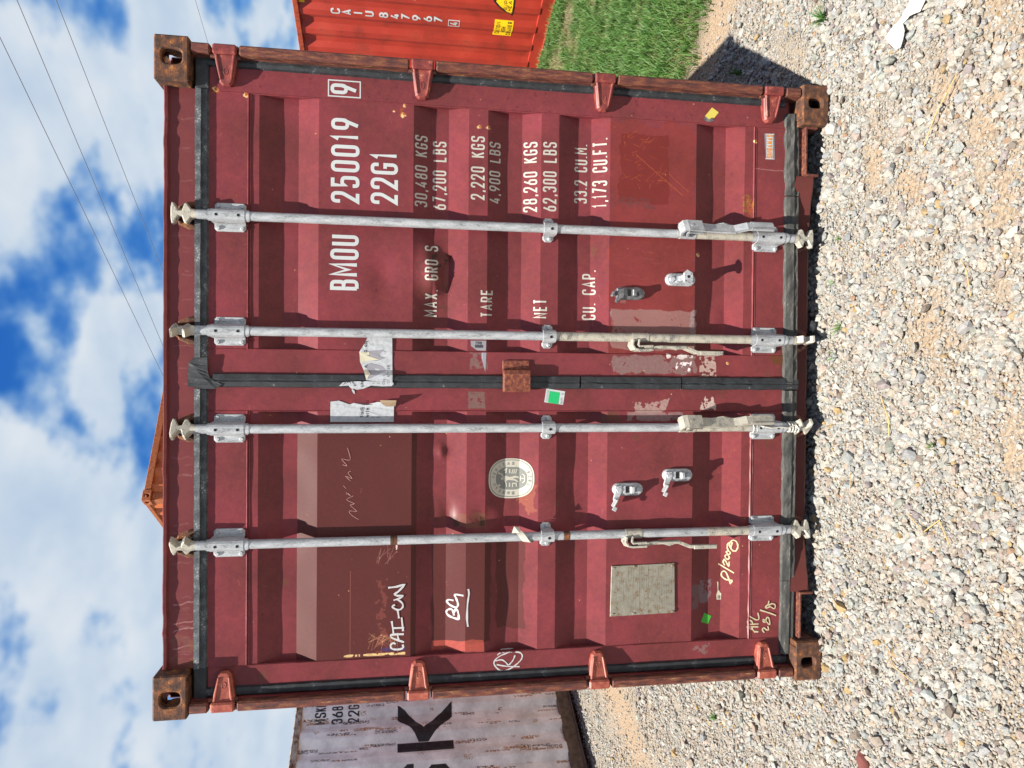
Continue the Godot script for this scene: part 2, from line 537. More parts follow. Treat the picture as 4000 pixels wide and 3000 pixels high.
	# faded redder paint low on the right door
	stain_or_shade(1.34, 2.26, 0.55, 0.90, Color8(136, 50, 42), 0.3, 0.03)
	for k in 70:
		var x := 1.45 + r.randf() * 0.4
		var y := 0.56 + r.randf() * 0.34
		streak(x, y, x + r.randf_range(-0.004, 0.004), y - r.randf_range(0.01, 0.05), 1.0, Color8(176, 96, 84), r.randf_range(0.1, 0.45))
	# runs and lime on the header and sill, plus shade painted over the sill
	stain_or_shade(0.16, 2.28, 2.445, 2.575, Color8(104, 56, 56), 0.55, 0.0)
	for k in 60:
		var x := 0.17 + (r.randf() * r.randf() if k % 2 == 0 else r.randf()) * 2.1
		streak(x, 2.47 + r.randf() * 0.02, x + r.randf_range(-0.004, 0.004), 2.47 + r.randf_range(0.03, 0.08), r.randf_range(1, 4), Color8(150, 116, 112), r.randf_range(0.05, 0.32))
	for x in [0.245, 0.31, 0.335, 0.405]: streak(x, 2.465, x - 0.012, 2.54, 3.0, Color8(176, 150, 146), 0.55)
	stain_or_shade(0.165, 0.33, 2.455, 2.48, Color8(134, 84, 50), 0.5, 0.014, 0.48, 2)
	stain_or_shade(0.165, 0.28, 2.46, 2.54, Color8(112, 78, 68), 0.45, 0.02, 0.4, 2)
	for k in 50:
		var x := 0.3 + r.randf() * 1.9
		streak(x, 0.10, x + r.randf_range(-0.01, 0.01), 0.10 - r.randf_range(0.01, 0.05), r.randf_range(1, 3), Color8(120, 84, 70), r.randf_range(0.1, 0.45))
	stain_or_shade(0.3, 2.2, 0.0, 0.135, Color8(74, 42, 37), 0.6, 0.004)  # darker brown band, mostly the shade under the doors painted into the sill
	stain_or_shade(0.3, 2.2, 0.0, 0.055, Color8(84, 58, 46), 0.35, 0.02, 0.42, 2)
	stain_or_shade(1.30, 1.335, 0.13, 0.20, Color8(92, 60, 36), 0.8, 0.02, 0.42, 3)
	stain_or_shade(1.93, 1.99, 0.30, 0.335, Color8(122, 88, 46), 0.8, 0.015, 0.5, 4)
	# rain spots on the right stile, chips and small scratches everywhere
	for k in 130:
		dot(2.275 + r.randf() * 0.085, 0.25 + r.randf() * 2.1, r.randf_range(0.002, 0.006), Color8(96, 40, 42), r.randf_range(0.3, 0.8))
	for k in 90:
		dot(0.1 + r.randf() * 2.2, 0.15 + r.randf() * 2.2, r.randf_range(0.002, 0.006), Color8(92, 40, 42), r.randf_range(0.2, 0.6))
	for k in 150:
		dot(0.1 + r.randf() * 2.25, 0.12 + r.randf() * 2.35, r.randf_range(0.001, 0.0028), cream if k % 3 else rust, r.randf_range(0.4, 0.9))
	for k in 160:
		var x := 0.1 + r.randf() * 2.2
		var y := 0.12 + r.randf() * 2.35
		var g := r.randf() * TAU
		var l := r.randf_range(0.008, 0.035)
		streak(x, y, x + cos(g) * l, y + sin(g) * l * 0.5, 1.0, Color8(190, 128, 120), r.randf_range(0.1, 0.5))
	for k in 26:
		var x := 0.1 + r.randf() * 2.2
		var y := 0.2 + r.randf() * 2.1
		stain_or_shade(x, x + 0.02 + r.randf() * 0.02, y, y + 0.015, Color8(96, 66, 50), 0.5, 0.014, 0.5, 3)
	for q in [[2.275, 2.395, 0.012], [2.262, 2.292, 0.010], [2.262, 1.715, 0.008], [2.228, 1.72, 0.011], [2.20, 1.43, 0.009], [2.20, 1.395, 0.009], [2.24, 1.755, 0.006], [1.742, 0.53, 0.010], [2.21, 0.29, 0.010], [1.30, 0.40, 0.007]]:
		dot(q[0], q[1], q[2], cream, 0.95)
		dot(q[0] + 0.003, q[1] - 0.003, q[2] * 0.6, rust, 0.9)
	streak(2.264, 2.38, 2.262, 2.41, 4.0, rust, 0.6)
	for k in 5: streak(2.225 + k * 0.003, 1.73, 2.258, 1.715 + k * 0.004, 1.0, rust, 0.8)
	for k in 24: streak(1.90 + r.randf() * 0.07, 0.29 + r.randf() * 0.04, 1.92 + r.randf() * 0.07, 0.29 + r.randf() * 0.04, 1.0, Color8(190, 110, 50), 0.6)
	# grey-white rubbed lines
	streak(2.10, 0.29, 2.095, 0.11, 2.0, Color8(176, 140, 140), 0.6)
	streak(1.94, 0.12, 1.94, 0.14, 2.0, Color8(176, 140, 140), 0.6)
	streak(1.41, 2.44, 1.41, 2.53, 3.0, Color8(150, 118, 124), 0.5)
	for k in 8: streak(1.2 + r.randf() * 0.9, 2.36 + r.randf() * 0.06, 1.2 + r.randf() * 0.9, 2.36 + r.randf() * 0.06, 1.0, Color8(160, 100, 104), 0.15)
	return ImageTexture.create_from_image(face)

func white_side(seed_: int) -> ImageTexture:      # white paint with dents rusted along the ribs; u runs over 6.1 m, v over 2.9 m
	var w := 1220
	var h := 580
	var a := noise(512, seed_, 0.02, 4)
	var b := noise(512, seed_ + 1, 0.12, 3)
	face = Image.create_empty(w, h, false, Image.FORMAT_RGB8)
	for j in h:
		for i in w:
			var t := 1.0 + (a[(j & 511) * 512 + (i & 511)] - 128) * 0.0009 + (b[(j & 511) * 512 + (i & 511)] - 128) * 0.0003
			face.set_pixel(i, j, Color8(clampi(int(234 * t), 0, 255), clampi(int(236 * t), 0, 255), clampi(int(237 * t), 0, 255)))
	var r := RandomNumberGenerator.new()
	r.seed = seed_
	for k in 700:                                   # scrapes and rust that follow the ribs
		var i0 := int((0.139 * (r.randi() % 43) + 0.02 + r.randf() * 0.05) / 6.1 * w)
		var j0 := int(r.randf() * h)
		var l := int(r.randf_range(4, 50))
		var wd := r.randi_range(2, 6)
		var c := [Color8(116, 62, 26), Color8(62, 54, 50), Color8(150, 84, 34), Color8(92, 84, 80)][r.randi() % 4] as Color
		for j in range(j0, mini(j0 + l, h)):
			for i in range(i0, mini(i0 + wd, w)):
				var t := b[((j * 2) & 511) * 512 + ((i * 7) & 511)] / 255.0
				if t > 0.44: face.set_pixel(i, j, face.get_pixel(i, j).lerp(c, minf(1.0, (t - 0.38) * 3.5)))
	for k in 160:
		var i0 := r.randi() % w
		var j0 := r.randi() % h
		var q := r.randi_range(1, 5)
		for j in range(-q, q * 2):
			for i in range(-q, q):
				if i0 + i < 0 or i0 + i >= w or j0 + j < 0 or j0 + j >= h: continue
				var t := b[((j0 + j * 3) & 511) * 512 + ((i0 + i * 5) & 511)] / 255.0
				if t > 0.52: face.set_pixel(i0 + i, j0 + j, face.get_pixel(i0 + i, j0 + j).lerp(Color8(120, 66, 26), minf(1.0, (t - 0.46) * 2.5)))
	return ImageTexture.create_from_image(face)

func make_materials() -> void:
	var n1 := noise(512, 11, 0.02, 5)
	var n2 := noise(512, 12, 0.12, 3)
	var n3 := noise(512, 13, 0.006, 4)
	var nh := as_texture(noise(512, 14, 0.10, 4), 512, 512, Image.FORMAT_L8)
	M.paint = StandardMaterial3D.new()
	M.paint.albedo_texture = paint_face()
	M.paint.roughness = 0.38
	M.paint.metallic_specular = 0.3
	M.rust = triplanar(ramp(512, [[0.0, 46, 30, 24], [0.35, 74, 48, 36], [0.55, 92, 58, 40], [0.72, 112, 68, 40], [0.86, 150, 94, 46], [1.0, 190, 140, 84]], n1, n2, 0.35), 2.2, 0.85, 0.0, nh, 0.08)
	M.rusty_paint = triplanar(ramp(512, [[0.0, 44, 28, 25], [0.3, 78, 42, 35], [0.5, 98, 48, 42], [0.64, 112, 60, 40], [0.76, 124, 76, 44], [0.9, 112, 84, 68], [1.0, 176, 136, 96]], n1, n2, 0.6), 3.0, 0.7, 0.0, nh, 0.06)
	M.rusty_paint.uv1_scale = Vector3(5.0, 1.0, 5.0)
	M.hinge_paint = triplanar(ramp(512, [[0.0, 84, 34, 32], [0.45, 116, 48, 46], [0.7, 132, 58, 52], [0.85, 156, 86, 66], [1.0, 200, 150, 120]], n1, n2, 0.5), 2.2, 0.5)
	M.hinge_faded = triplanar(ramp(512, [[0.0, 120, 54, 42], [0.5, 150, 74, 60], [0.8, 166, 90, 72], [1.0, 200, 140, 110]], n1, n2, 0.5), 2.2, 0.5)
	M.lock_rust = triplanar(ramp(512, [[0.0, 70, 34, 28], [0.4, 104, 48, 38], [0.6, 120, 60, 42], [0.8, 140, 80, 50], [1.0, 150, 100, 70]], n1, n2, 0.9), 5.0, 0.65)
	M.zinc = triplanar(ramp(512, [[0.0, 120, 122, 122], [0.2, 150, 153, 156], [0.55, 172, 176, 180], [0.85, 184, 187, 190], [1.0, 198, 197, 194]], n1, n2, 0.9), 3.4, 0.46, 0.2)
	M.zinc.uv1_scale = Vector3(4.2, 1.1, 4.2)
	M.zinc_cream = triplanar(ramp(512, [[0.0, 96, 96, 94], [0.22, 128, 128, 124], [0.3, 164, 159, 146], [0.6, 176, 170, 156], [1.0, 186, 180, 166]], n1, n2, 0.9), 2.4, 0.5, 0.1)
	M.zinc_dark = triplanar(ramp(512, [[0.0, 80, 80, 84], [0.5, 120, 122, 126], [1.0, 160, 160, 162]], n1, n2, 0.8), 3.0, 0.4, 0.6)
	M.rubber = triplanar(ramp(512, [[0.0, 26, 28, 31], [0.5, 38, 41, 45], [0.8, 46, 50, 54], [0.95, 70, 74, 78], [1.0, 120, 122, 122]], n1, n2, 0.6), 1.6, 0.6)
	M.rubber_pale = triplanar(ramp(512, [[0.0, 46, 47, 46], [0.45, 62, 62, 60], [0.7, 74, 73, 70], [0.92, 98, 95, 88], [1.0, 140, 136, 126]], n1, n2, 0.6), 2.0, 0.8, 0.0, nh, 0.06)
	M.rubber_pale.uv1_scale = Vector3(0.8, 4.0, 4.0)
	M.rubber_dusty = triplanar(ramp(512, [[0.0, 40, 43, 47], [0.5, 66, 71, 76], [0.8, 84, 90, 94], [0.95, 130, 132, 130], [1.0, 170, 168, 160]], n1, n2, 0.8), 2.0, 0.7)
	M.maroon_plain = triplanar(ramp(512, [[0.0, 106, 40, 42], [0.5, 126, 50, 53], [1.0, 142, 62, 60]], n3, n2, 0.3), 0.7, 0.5)
	M.orange_red = triplanar(ramp(512, [[0.0, 110, 42, 30], [0.25, 156, 48, 34], [0.6, 168, 53, 38], [0.9, 176, 66, 48], [1.0, 110, 58, 44]], n3, n2, 0.35), 0.6, 0.5)
	M.orange_rail = triplanar(ramp(512, [[0.0, 96, 44, 30], [0.4, 150, 58, 34], [0.7, 170, 70, 40], [1.0, 140, 90, 60]], n1, n2, 0.6), 1.4, 0.65)
	M.ochre = triplanar(ramp(512, [[0.0, 120, 58, 26], [0.4, 178, 94, 44], [0.7, 192, 106, 52], [1.0, 150, 84, 48]], n3, n2, 0.6), 1.0, 0.6)
	M.ochre_rail = triplanar(ramp(512, [[0.0, 84, 46, 28], [0.35, 140, 76, 38], [0.6, 180, 100, 52], [1.0, 110, 70, 50]], n1, n2, 0.9), 2.0, 0.7)
	M.white_side = StandardMaterial3D.new()
	M.white_side.albedo_texture = white_side(31)
	M.white_side.roughness = 0.5
	M.white_rail = triplanar(ramp(512, [[0.0, 70, 40, 24], [0.3, 110, 66, 38], [0.45, 150, 130, 108], [0.6, 178, 172, 160], [1.0, 196, 192, 184]], n1, n2, 0.9), 1.5, 0.7)
	M.grey_rail = triplanar(ramp(512, [[0.0, 70, 58, 48], [0.5, 108, 94, 80], [1.0, 136, 122, 106]], n1, n2, 0.7), 1.5, 0.8)
	M.plate = triplanar(ramp(512, [[0.0, 110, 82, 54], [0.22, 122, 110, 92], [0.35, 132, 127, 114], [0.7, 138, 134, 122], [1.0, 146, 142, 132]], n1, n2, 0.9), 3.0, 0.5, 0.1)
	M.plate_line = plain(Color8(152, 148, 136), 0.5, 0.3)
	M.letter = plain(Color8(182, 187, 188), 0.5)
	M.letter_old = plain(Color8(180, 175, 166), 0.55)
	M.chalk = plain(Color8(184, 182, 184), 0.9)
	M.chalk_cream = plain(Color8(190, 176, 142), 0.8)
	M.scratch = plain(Color8(176, 132, 126), 0.6)
	M.paper = triplanar(ramp(512, [[0.0, 158, 162, 168], [0.5, 172, 176, 181], [1.0, 184, 187, 190]], n1, n2, 0.4), 5.0, 0.6, 0.0, as_texture(noise(512, 15, 0.03, 3), 512, 512, Image.FORMAT_L8), 0.04)
	M.paper_cream = plain(Color8(190, 184, 162), 0.7)
	M.paper_grey = plain(Color8(138, 136, 144), 0.7)
	M.paper_tan = plain(Color8(140, 120, 96), 0.8)
	M.ink = plain(Color8(26, 28, 32), 0.6)
	M.emblem_pale = plain(Color8(184, 180, 166), 0.5)
	M.emblem_grey = plain(Color8(118, 120, 116), 0.5)
	M.green = plain(Color8(20, 170, 100), 0.5)
	M.green_bright = plain(Color8(58, 160, 48), 0.5)
	M.yellow = plain(Color8(240, 196, 20), 0.5)
	M.yellow_dull = plain(Color8(200, 186, 84), 0.6)
	M.orange_ink = plain(Color8(204, 128, 52), 0.5)
	M.blue_ink = plain(Color8(60, 100, 130), 0.5)
	M.black = plain(Color8(22, 23, 26), 0.55)
	M.black_paint = triplanar(ramp(512, [[0.0, 60, 62, 66], [0.3, 40, 42, 46], [0.6, 30, 31, 35], [1.0, 26, 27, 30]], n1, n2, 0.9), 1.5, 0.55)
	M.void = plain(Color8(10, 9, 9), 0.9)  # near-black that paints the shade inside holes and slots
	M.tan = plain(Color8(190, 178, 150), 0.8)
	M.wire = plain(Color8(96, 102, 110), 0.6)
	M.film = plain(Color8(196, 192, 180), 0.5)
	M.straw = plain(Color8(190, 158, 100), 0.8)

# ------------------------------------------------------------------ container bodies
# local frame: x across, y up, the door or front end at z = 0, the length running to -z
func rim(hw: float, hh: float) -> PackedVector2Array:
	var r := PackedVector2Array()
	for i in 8: r.append(Vector2(lerpf(-hw, hw, i / 8.0), -hh))
	for i in 8: r.append(Vector2(hw, lerpf(-hh, hh, i / 8.0)))
	for i in 8: r.append(Vector2(lerpf(hw, -hw, i / 8.0), hh))
	for i in 8: r.append(Vector2(-hw, lerpf(hh, -hh, i / 8.0)))
	return r

func eye(of: PackedVector2Array, rx: float, ry: float, c: Vector2) -> PackedVector2Array:
	var r := PackedVector2Array()
	for p in of:
		var d := p.normalized()
		var t := pow(pow(absf(d.x) / rx, 3.2) + pow(absf(d.y) / ry, 3.2), -1.0 / 3.2)
		r.append(c + d * t)
	return r

func holed_plate(mb: MB, xf: Transform3D, hw: float, hh: float, rx: float, ry: float, c := Vector2.ZERO) -> void:   # faces +z of xf
	var o := rim(hw, hh)
	var i1 := rim(hw - 0.006, hh - 0.006)
	var o1 := rim(hw - 0.003, hh - 0.003)
	var e := eye(o, rx, ry, c)
	var e2 := eye(o, rx - 0.005, ry - 0.005, c)
	for i in 32:
		var j := (i + 1) % 32
		var v3 := func(p: Vector2, z: float) -> Vector3: return xf * Vector3(p.x, p.y, z)
		mb.quad(v3.call(o1[i], -0.003), v3.call(o1[j], -0.003), v3.call(i1[j], 0.0), v3.call(i1[i], 0.0))
		mb.quad(v3.call(i1[i], 0.0), v3.call(i1[j], 0.0), v3.call(e[j], 0.0), v3.call(e[i], 0.0))
		mb.quad(v3.call(e[i], 0.0), v3.call(e[j], 0.0), v3.call(e2[j], -0.005), v3.call(e2[i], -0.005))
		mb.quad(v3.call(e2[i], -0.005), v3.call(e2[j], -0.005), v3.call(e2[j], -0.03), v3.call(e2[i], -0.03))

func casting(right: bool, top: bool, front: bool, L: float, Ht: float) -> MB:
	var mb := MB.new()
	var x0 := W - 0.162 if right else 0.0
	var y0 := Ht - 0.118 if top else 0.0
	var z1 := 0.0 if front else -L + 0.178
	var c := Vector3(x0 + 0.081, y0 + 0.059, z1 - 0.089)
	var zs := 1.0 if front else -1.0
	var xs := 1.0 if right else -1.0
	var ys := 1.0 if top else -1.0
	var fx_ := Transform3D(Basis(Vector3(zs, 0, 0), Vector3.UP, Vector3(0, 0, zs)), c + Vector3(0, 0, 0.089 * zs))
	holed_plate(mb, fx_, 0.081, 0.059, 0.032 if top else 0.025, 0.040 if top else 0.035, Vector2(0.006 * xs * zs, -0.001 if top else 0.0))
	var sx_ := Transform3D(Basis(Vector3(0, 0, -xs), Vector3.UP, Vector3(xs, 0, 0)), c + Vector3(0.081 * xs, 0, 0))
	holed_plate(mb, sx_, 0.089, 0.059, 0.04, 0.034)
	var ty_ := Transform3D(Basis(Vector3(1, 0, 0), Vector3(0, 0, -ys), Vector3(0, ys, 0)), c + Vector3(0, 0.059 * ys, 0))
	holed_plate(mb, ty_, 0.081, 0.089, 0.031, 0.062)
	# the closed sides
	var a := c + Vector3(-0.081 * xs, 0, 0)
	mb.box(a + Vector3(0.012 * xs, 0, 0), Vector3(0.024, 0.1115, 0.1715), 0.003)
	mb.box(c + Vector3(0.011 * xs, -0.0475 * ys, 0), Vector3(0.134, 0.0225, 0.1713), 0.003)
	mb.box(c + Vector3(0, 0, -0.077 * zs), Vector3(0.112, 0.08, 0.024), 0.0)
	return mb

func rib(s: float, pitch := 0.278, deep := 0.036) -> float:
	var t := fposmod(s, pitch) / pitch
	if t < 0.26: return 0.0
	if t < 0.5: return deep * (t - 0.26) / 0.24
	if t < 0.76: return deep
	return deep * (1.0 - (t - 0.76) / 0.24)

func rib_breaks(a: float, b: float, pitch := 0.278) -> Array:
	var r := [a]
	var k := floori(a / pitch)
	while k * pitch < b:
		for f in [0.0, 0.26, 0.5, 0.76]:
			var s: float = (k + f) * pitch
			if s > a + 1e-4 and s < b - 1e-4: r.append(s)
		k += 1
	r.append(b)
	return r

func body(root: Node3D, L: float, Ht: float, wall_m: Material, rail_m: Material, cast_m: Material, closed_front: bool, base_m: Material, post_m: Material) -> void:
	for right in [false, true]:
		var w := MB.new()
		w.mode = 1
		var rows := [[], []]
		for s in rib_breaks(0.17, L - 0.17):
			var d := 0.022 + rib(s)
			var x := W - d if right else d
			rows[0].append(Vector3(x, 0.15, -s)); rows[1].append(Vector3(x, Ht - 0.06, -s))
		w.strip(rows, Vector3(1 if right else -1, 0, 0))
		part("side_wall", w, wall_m, root)
	var rf := MB.new()
	var rr := [[], []]
	for s in rib_breaks(0.1, L - 0.1, 0.209):
		var d := 0.012 + rib(s, 0.209, 0.02)
		rr[0].append(Vector3(0.05, Ht - d, -s)); rr[1].append(Vector3(W - 0.05, Ht - d, -s))
	rf.strip(rr, Vector3.UP)
	part("roof", rf, wall_m, root)
	for front in [true, false]:
		if front and not closed_front: continue
		var e := MB.new()
		var er := [[], []]
		for s in rib_breaks(0.10, W - 0.10, 0.25):
			var d := 0.03 + rib(s + 0.05, 0.25, 0.045)
			var z := -d if front else -L + d
			er[0].append(Vector3(s, 0.15, z)); er[1].append(Vector3(s, Ht - 0.10, z))
		e.strip(er, Vector3(0, 0, 1 if front else -1))
		part("end_wall", e, wall_m, root)
		for top in [true, false]:
			var b := MB.new()
			b.box(Vector3(W / 2, Ht - 0.055 if top else 0.085, -0.05 if front else -L + 0.05), Vector3(W - 0.324, 0.09 if top else 0.13, 0.07), 0.006)
			part("end_rail", b, rail_m, root)
	for right in [false, true]:
		var t := MB.new()
		t.box(Vector3(W - 0.036 if right else 0.036, Ht - 0.036, -L / 2), Vector3(0.06, 0.06, L - 0.356), 0.006)
		part("top_rail", t, rail_m, root)
		var b := MB.new()
		b.box(Vector3(W - 0.055 if right else 0.055, 0.09, -L / 2), Vector3(0.05, 0.13, L - 0.356), 0.004)
		b.box(Vector3(W - 0.035 if right else 0.035, 0.021, -L / 2), Vector3(0.055, 0.012, L - 0.356), 0.003)
		part("bottom_rail", b, base_m, root)
		for front in [true, false]:
			if front or true:
				var p := MB.new()
				var z := (-0.14 if not closed_front else -0.115) if front else -L + 0.089
				p.box(Vector3(W - 0.072 if right else 0.072, Ht / 2, z), Vector3(0.11, Ht - 0.236, 0.11 if front and not closed_front else 0.15), 0.008)
				part("corner_post", p, post_m, root)
			for top in [true, false]:
				part("corner_casting", casting(right, top, front, L, Ht), cast_m, root)
	var fl := MB.new()
	fl.box(Vector3(W / 2, 0.13, -L / 2), Vector3(W - 0.16, 0.03, L - 0.2))
	part("floor", fl, base_m, root)

# wall surfaces for lettering: x = 0 wall reads with p.x = z, x = W wall with p.x = -z
func wall_surface(right: bool, L: float) -> Dictionary:
	var br := []
	for s in rib_breaks(0.17, L - 0.17): br.append(s if right else -s)
	br.sort()
	var f := func(p: Vector2, off: float) -> Vector3:
		var s := p.x if right else -p.x
		var d := 0.022 + rib(s) - off
		return Vector3(W - d if right else d, p.y, -s)
	return {"f": f, "axis": 0, "breaks": br, "out": Vector3(1 if right else -1, 0, 0)}

# ------------------------------------------------------------------ the door end
const BENDS := [[0.295, 0.0], [0.335, 0.0], [0.405, 1.0], [0.467, 1.0], [0.545, 0.0], [0.906, 0.0], [0.976, 1.0], [1.036, 1.0], [1.114, 0.0], [1.185, 0.0], [1.256, 1.0], [1.319, 1.0], [1.395, 0.0], [1.469, 0.0], [1.544, 1.0], [1.604, 1.0], [1.680, 0.0], [2.030, 0.0], [2.106, 1.0], [2.165, 1.0], [2.243, 0.0], [2.281, 0.0]]

func pressed(y: float) -> float:      # how far the panel is pressed in at height y
	if y <= 0.295 or y >= 2.281: return 0.0
	for i in BENDS.size() - 1:
		if y <= BENDS[i + 1][0]:
			return 0.031 * lerpf(BENDS[i][1], BENDS[i + 1][1], (y - BENDS[i][0]) / (BENDS[i + 1][0] - BENDS[i][0]))
	return 0.0

func panel_z(x: float, y: float) -> float:
	return ZD - 0.0015 - pressed(y) + dent(x, y)

func dent(x: float, y: float) -> float:
	var z := 0.0018 * bump_noise.get_noise_2d(x * 3.0, y * 3.0)
	for d in dents:
		var q := Vector2((x - d[0]) / d[2], (y - d[1]) / d[3]).length_squared()
		if q < 6.0: z += d[4] * exp(-q * 1.4)
	return z

func door_surface() -> Dictionary:
	var br := []
	for i in BENDS.size() - 1:
		var n := maxi(1, int((BENDS[i + 1][0] - BENDS[i][0]) / 0.013))
		for k in n: br.append(lerpf(BENDS[i][0], BENDS[i + 1][0], float(k) / n))
	br.append(2.281)
	var f := func(p: Vector2, off: float) -> Vector3:
		var inside := p.y > 0.295 and p.y < 2.281 and ((p.x > 0.163 and p.x < 1.106) or (p.x > 1.333 and p.x < 2.270))
		return Vector3(p.x, p.y, (panel_z(p.x, p.y) if inside else ZD) + off)
	return {"f": f, "axis": 1, "breaks": br, "out": Vector3(0, 0, 1)}

func panel(x0: float, x1: float, step: float, cut: bool) -> MB:
	var mb := MB.new()
	var ys := []
	var s := door_surface()
	for y in s.breaks: ys.append(y)
	var nx := int((x1 - x0) / step)
	var gz := []
	for y in ys:
		var r := []
		for i in nx + 1:
			var x := lerpf(x0, x1, float(i) / nx)
			r.append(Vector3(x, y, panel_z(x, y)))
		gz.append(r)
	for j in ys.size() - 1:
		for i in nx:
			var a: Vector3 = gz[j][i]; var b: Vector3 = gz[j][i + 1]; var c: Vector3 = gz[j + 1][i + 1]; var d: Vector3 = gz[j + 1][i]
			if cut and a.x > 1.54 and a.x < 1.72 and a.y > 1.50 and a.y < 1.58:      # the torn slit, cut in small steps
				for v in 6:
					for u in 6:
						var q := []
						for k in [[0, 0], [1, 0], [1, 1], [0, 1]]:
							var fx1: float = (u + k[0]) / 6.0
							var fy1: float = (v + k[1]) / 6.0
							q.append(a.lerp(b, fx1).lerp(d.lerp(c, fx1), fy1))
						var m: Vector3 = (q[0] + q[2]) * 0.5
						if not Geometry2D.is_point_in_polygon(Vector2(m.x, m.y), hole): mb.quad(q[0], q[1], q[2], q[3])
				continue
			var sl := (pressed(d.y) - pressed(a.y)) / (d.y - a.y)
			var nn := []
			for q: Vector3 in [a, b, c, d]:
				nn.append(Vector3((dent(q.x - 0.003, q.y) - dent(q.x + 0.003, q.y)) / 0.006, sl + (dent(q.x, q.y - 0.003) - dent(q.x, q.y + 0.003)) / 0.006, 1.0).normalized())
			mb.trin(a, b, c, nn[0], nn[1], nn[2]); mb.trin(a, c, d, nn[0], nn[2], nn[3])
	return mb

func bead(mb: MB, a: Vector2, b: Vector2, wid := 0.006, high := 0.003) -> void:     # a weld seam on the door face
	var n := int(a.distance_to(b) / 0.03) + 1
	var d := (b - a).normalized()
	var q := Vector2(-d.y, d.x)
	var rows := [[], [], []]
	for i in n + 1:
		var p := a.lerp(b, float(i) / n)
		var w := wid * 0.5 * (1.0 + 0.35 * bump_noise.get_noise_2d(p.x * 60.0, p.y * 60.0))
		rows[0].append(Vector3(p.x - q.x * w, p.y - q.y * w, ZD - 0.001))
		rows[1].append(Vector3(p.x, p.y, ZD + high))
		rows[2].append(Vector3(p.x + q.x * w, p.y + q.y * w, ZD - 0.001))
	mb.strip(rows, Vector3(0, 0, 1))

# rubber lips: a profile of [across, out] pairs swept between two points, wavering a little
func gasket(mb: MB, prof: Array, a: Vector2, b: Vector2, across: Vector2, wavy: float, torn := 0.0) -> void:
	var n := maxi(2, int(a.distance_to(b) / 0.02))
	var rows := []
	for q in prof.size():
		var r := []
		for i in n + 1:
			var p := a.lerp(b, float(i) / n)
			var nz := bump_noise.get_noise_3d(p.x * 14.0, p.y * 14.0, q * 3.0)
			var nz2 := bump_noise.get_noise_3d(p.x * 55.0, p.y * 55.0, q * 9.0)
			var g: float = prof[q][0] + wavy * nz + torn * 0.5 * nz2
			var z: float = prof[q][1] + wavy * 0.7 * nz + torn * nz2
			if q == 0 or q == prof.size() - 1: z = prof[q][1]
			r.append(Vector3(p.x + across.x * g, p.y + across.y * g, ZD + z))
		rows.append(r)
	mb.strip(rows, Vector3(0, 0, 1))
	for e in [0, n]:
		var pts := []
		for q in prof.size(): pts.append(rows[q][e])
		mb.facing(pts, Vector3(b.x - a.x, b.y - a.y, 0) * (1.0 if e == n else -1.0))

func hinge(mirror: float) -> MB:       # blade runs from the post lug at x = 0 to +x, centred on y = 0
	var mb := MB.new()
	var out := PackedVector2Array([Vector2(0.0, -0.042), Vector2(0.03, -0.042), Vector2(0.05, -0.040), Vector2(0.105, -0.029), Vector2(0.128, -0.024), Vector2(0.139, -0.012), Vector2(0.139, 0.012), Vector2(0.128, 0.024), Vector2(0.105, 0.029), Vector2(0.05, 0.036), Vector2(0.03, 0.040), Vector2(0.0, 0.042)])
	if mirror < 0.0:
		for i in out.size(): out[i].x = -out[i].x
	var lean := Transform3D(Basis(Vector3.UP, 0.19 * mirror), Vector3(0, 0, -0.012))
	mb.prism(out, -0.04, 0.0, 0.008, lean)
	for s in [-1.0, 1.0]:                 # raised ribs along both edges
		var a := PackedVector2Array([Vector2(0.03 * mirror, s * 0.036), Vector2(0.118 * mirror, s * 0.0215), Vector2(0.118 * mirror, s * 0.0145), Vector2(0.03 * mirror, s * 0.0265)])
		mb.prism(a, -0.004, 0.005, 0.0025, lean)
	for i in 14:                          # cast oval mark
		var t0 := TAU * i / 14
		var t1 := TAU * (i + 1) / 14
		var c := Vector3(0.09 * mirror, 0, 0.0005)
		mb.tube(lean * (c + Vector3(cos(t0) * 0.011, sin(t0) * 0.0075, 0)), lean * (c + Vector3(cos(t1) * 0.011, sin(t1) * 0.0075, 0)), 0.0012, 0.0012, 5, false)
	mb.box(Vector3(0.088 * mirror, 0, 0.0005), Vector3(0.003, 0.005, 0.003), 0.0005, lean)
	mb.box(Vector3(0.0165 * mirror, 0, -0.022), Vector3(0.036, 0.084, 0.040), 0.006)     # lug in the post
	return mb

func bolt(mb: MB, c: Vector3, r := 0.0075, h := 0.007) -> void:
	var p := PackedVector2Array()
	for i in 6: p.append(Vector2(cos(TAU * i / 6 + 0.3), sin(TAU * i / 6 + 0.3)) * r + Vector2(c.x, c.y))
	mb.prism(p, c.z - 0.001, c.z + h, 0.0015)

func saddle(half: float, r: float, cx := 0.0) -> Array:         # rod cover cross-section, from flange to flange
	var pts := [Vector2(-half, -0.036), Vector2(-r - 0.004, -0.036)]
	for i in 9:
		var t := PI - PI * i / 8.0
		pts.append(Vector2(cos(t) * r, maxf(-0.03, sin(t) * r)))
	pts.append(Vector2(r + 0.004, -0.036)); pts.append(Vector2(half, -0.036))
	return pts

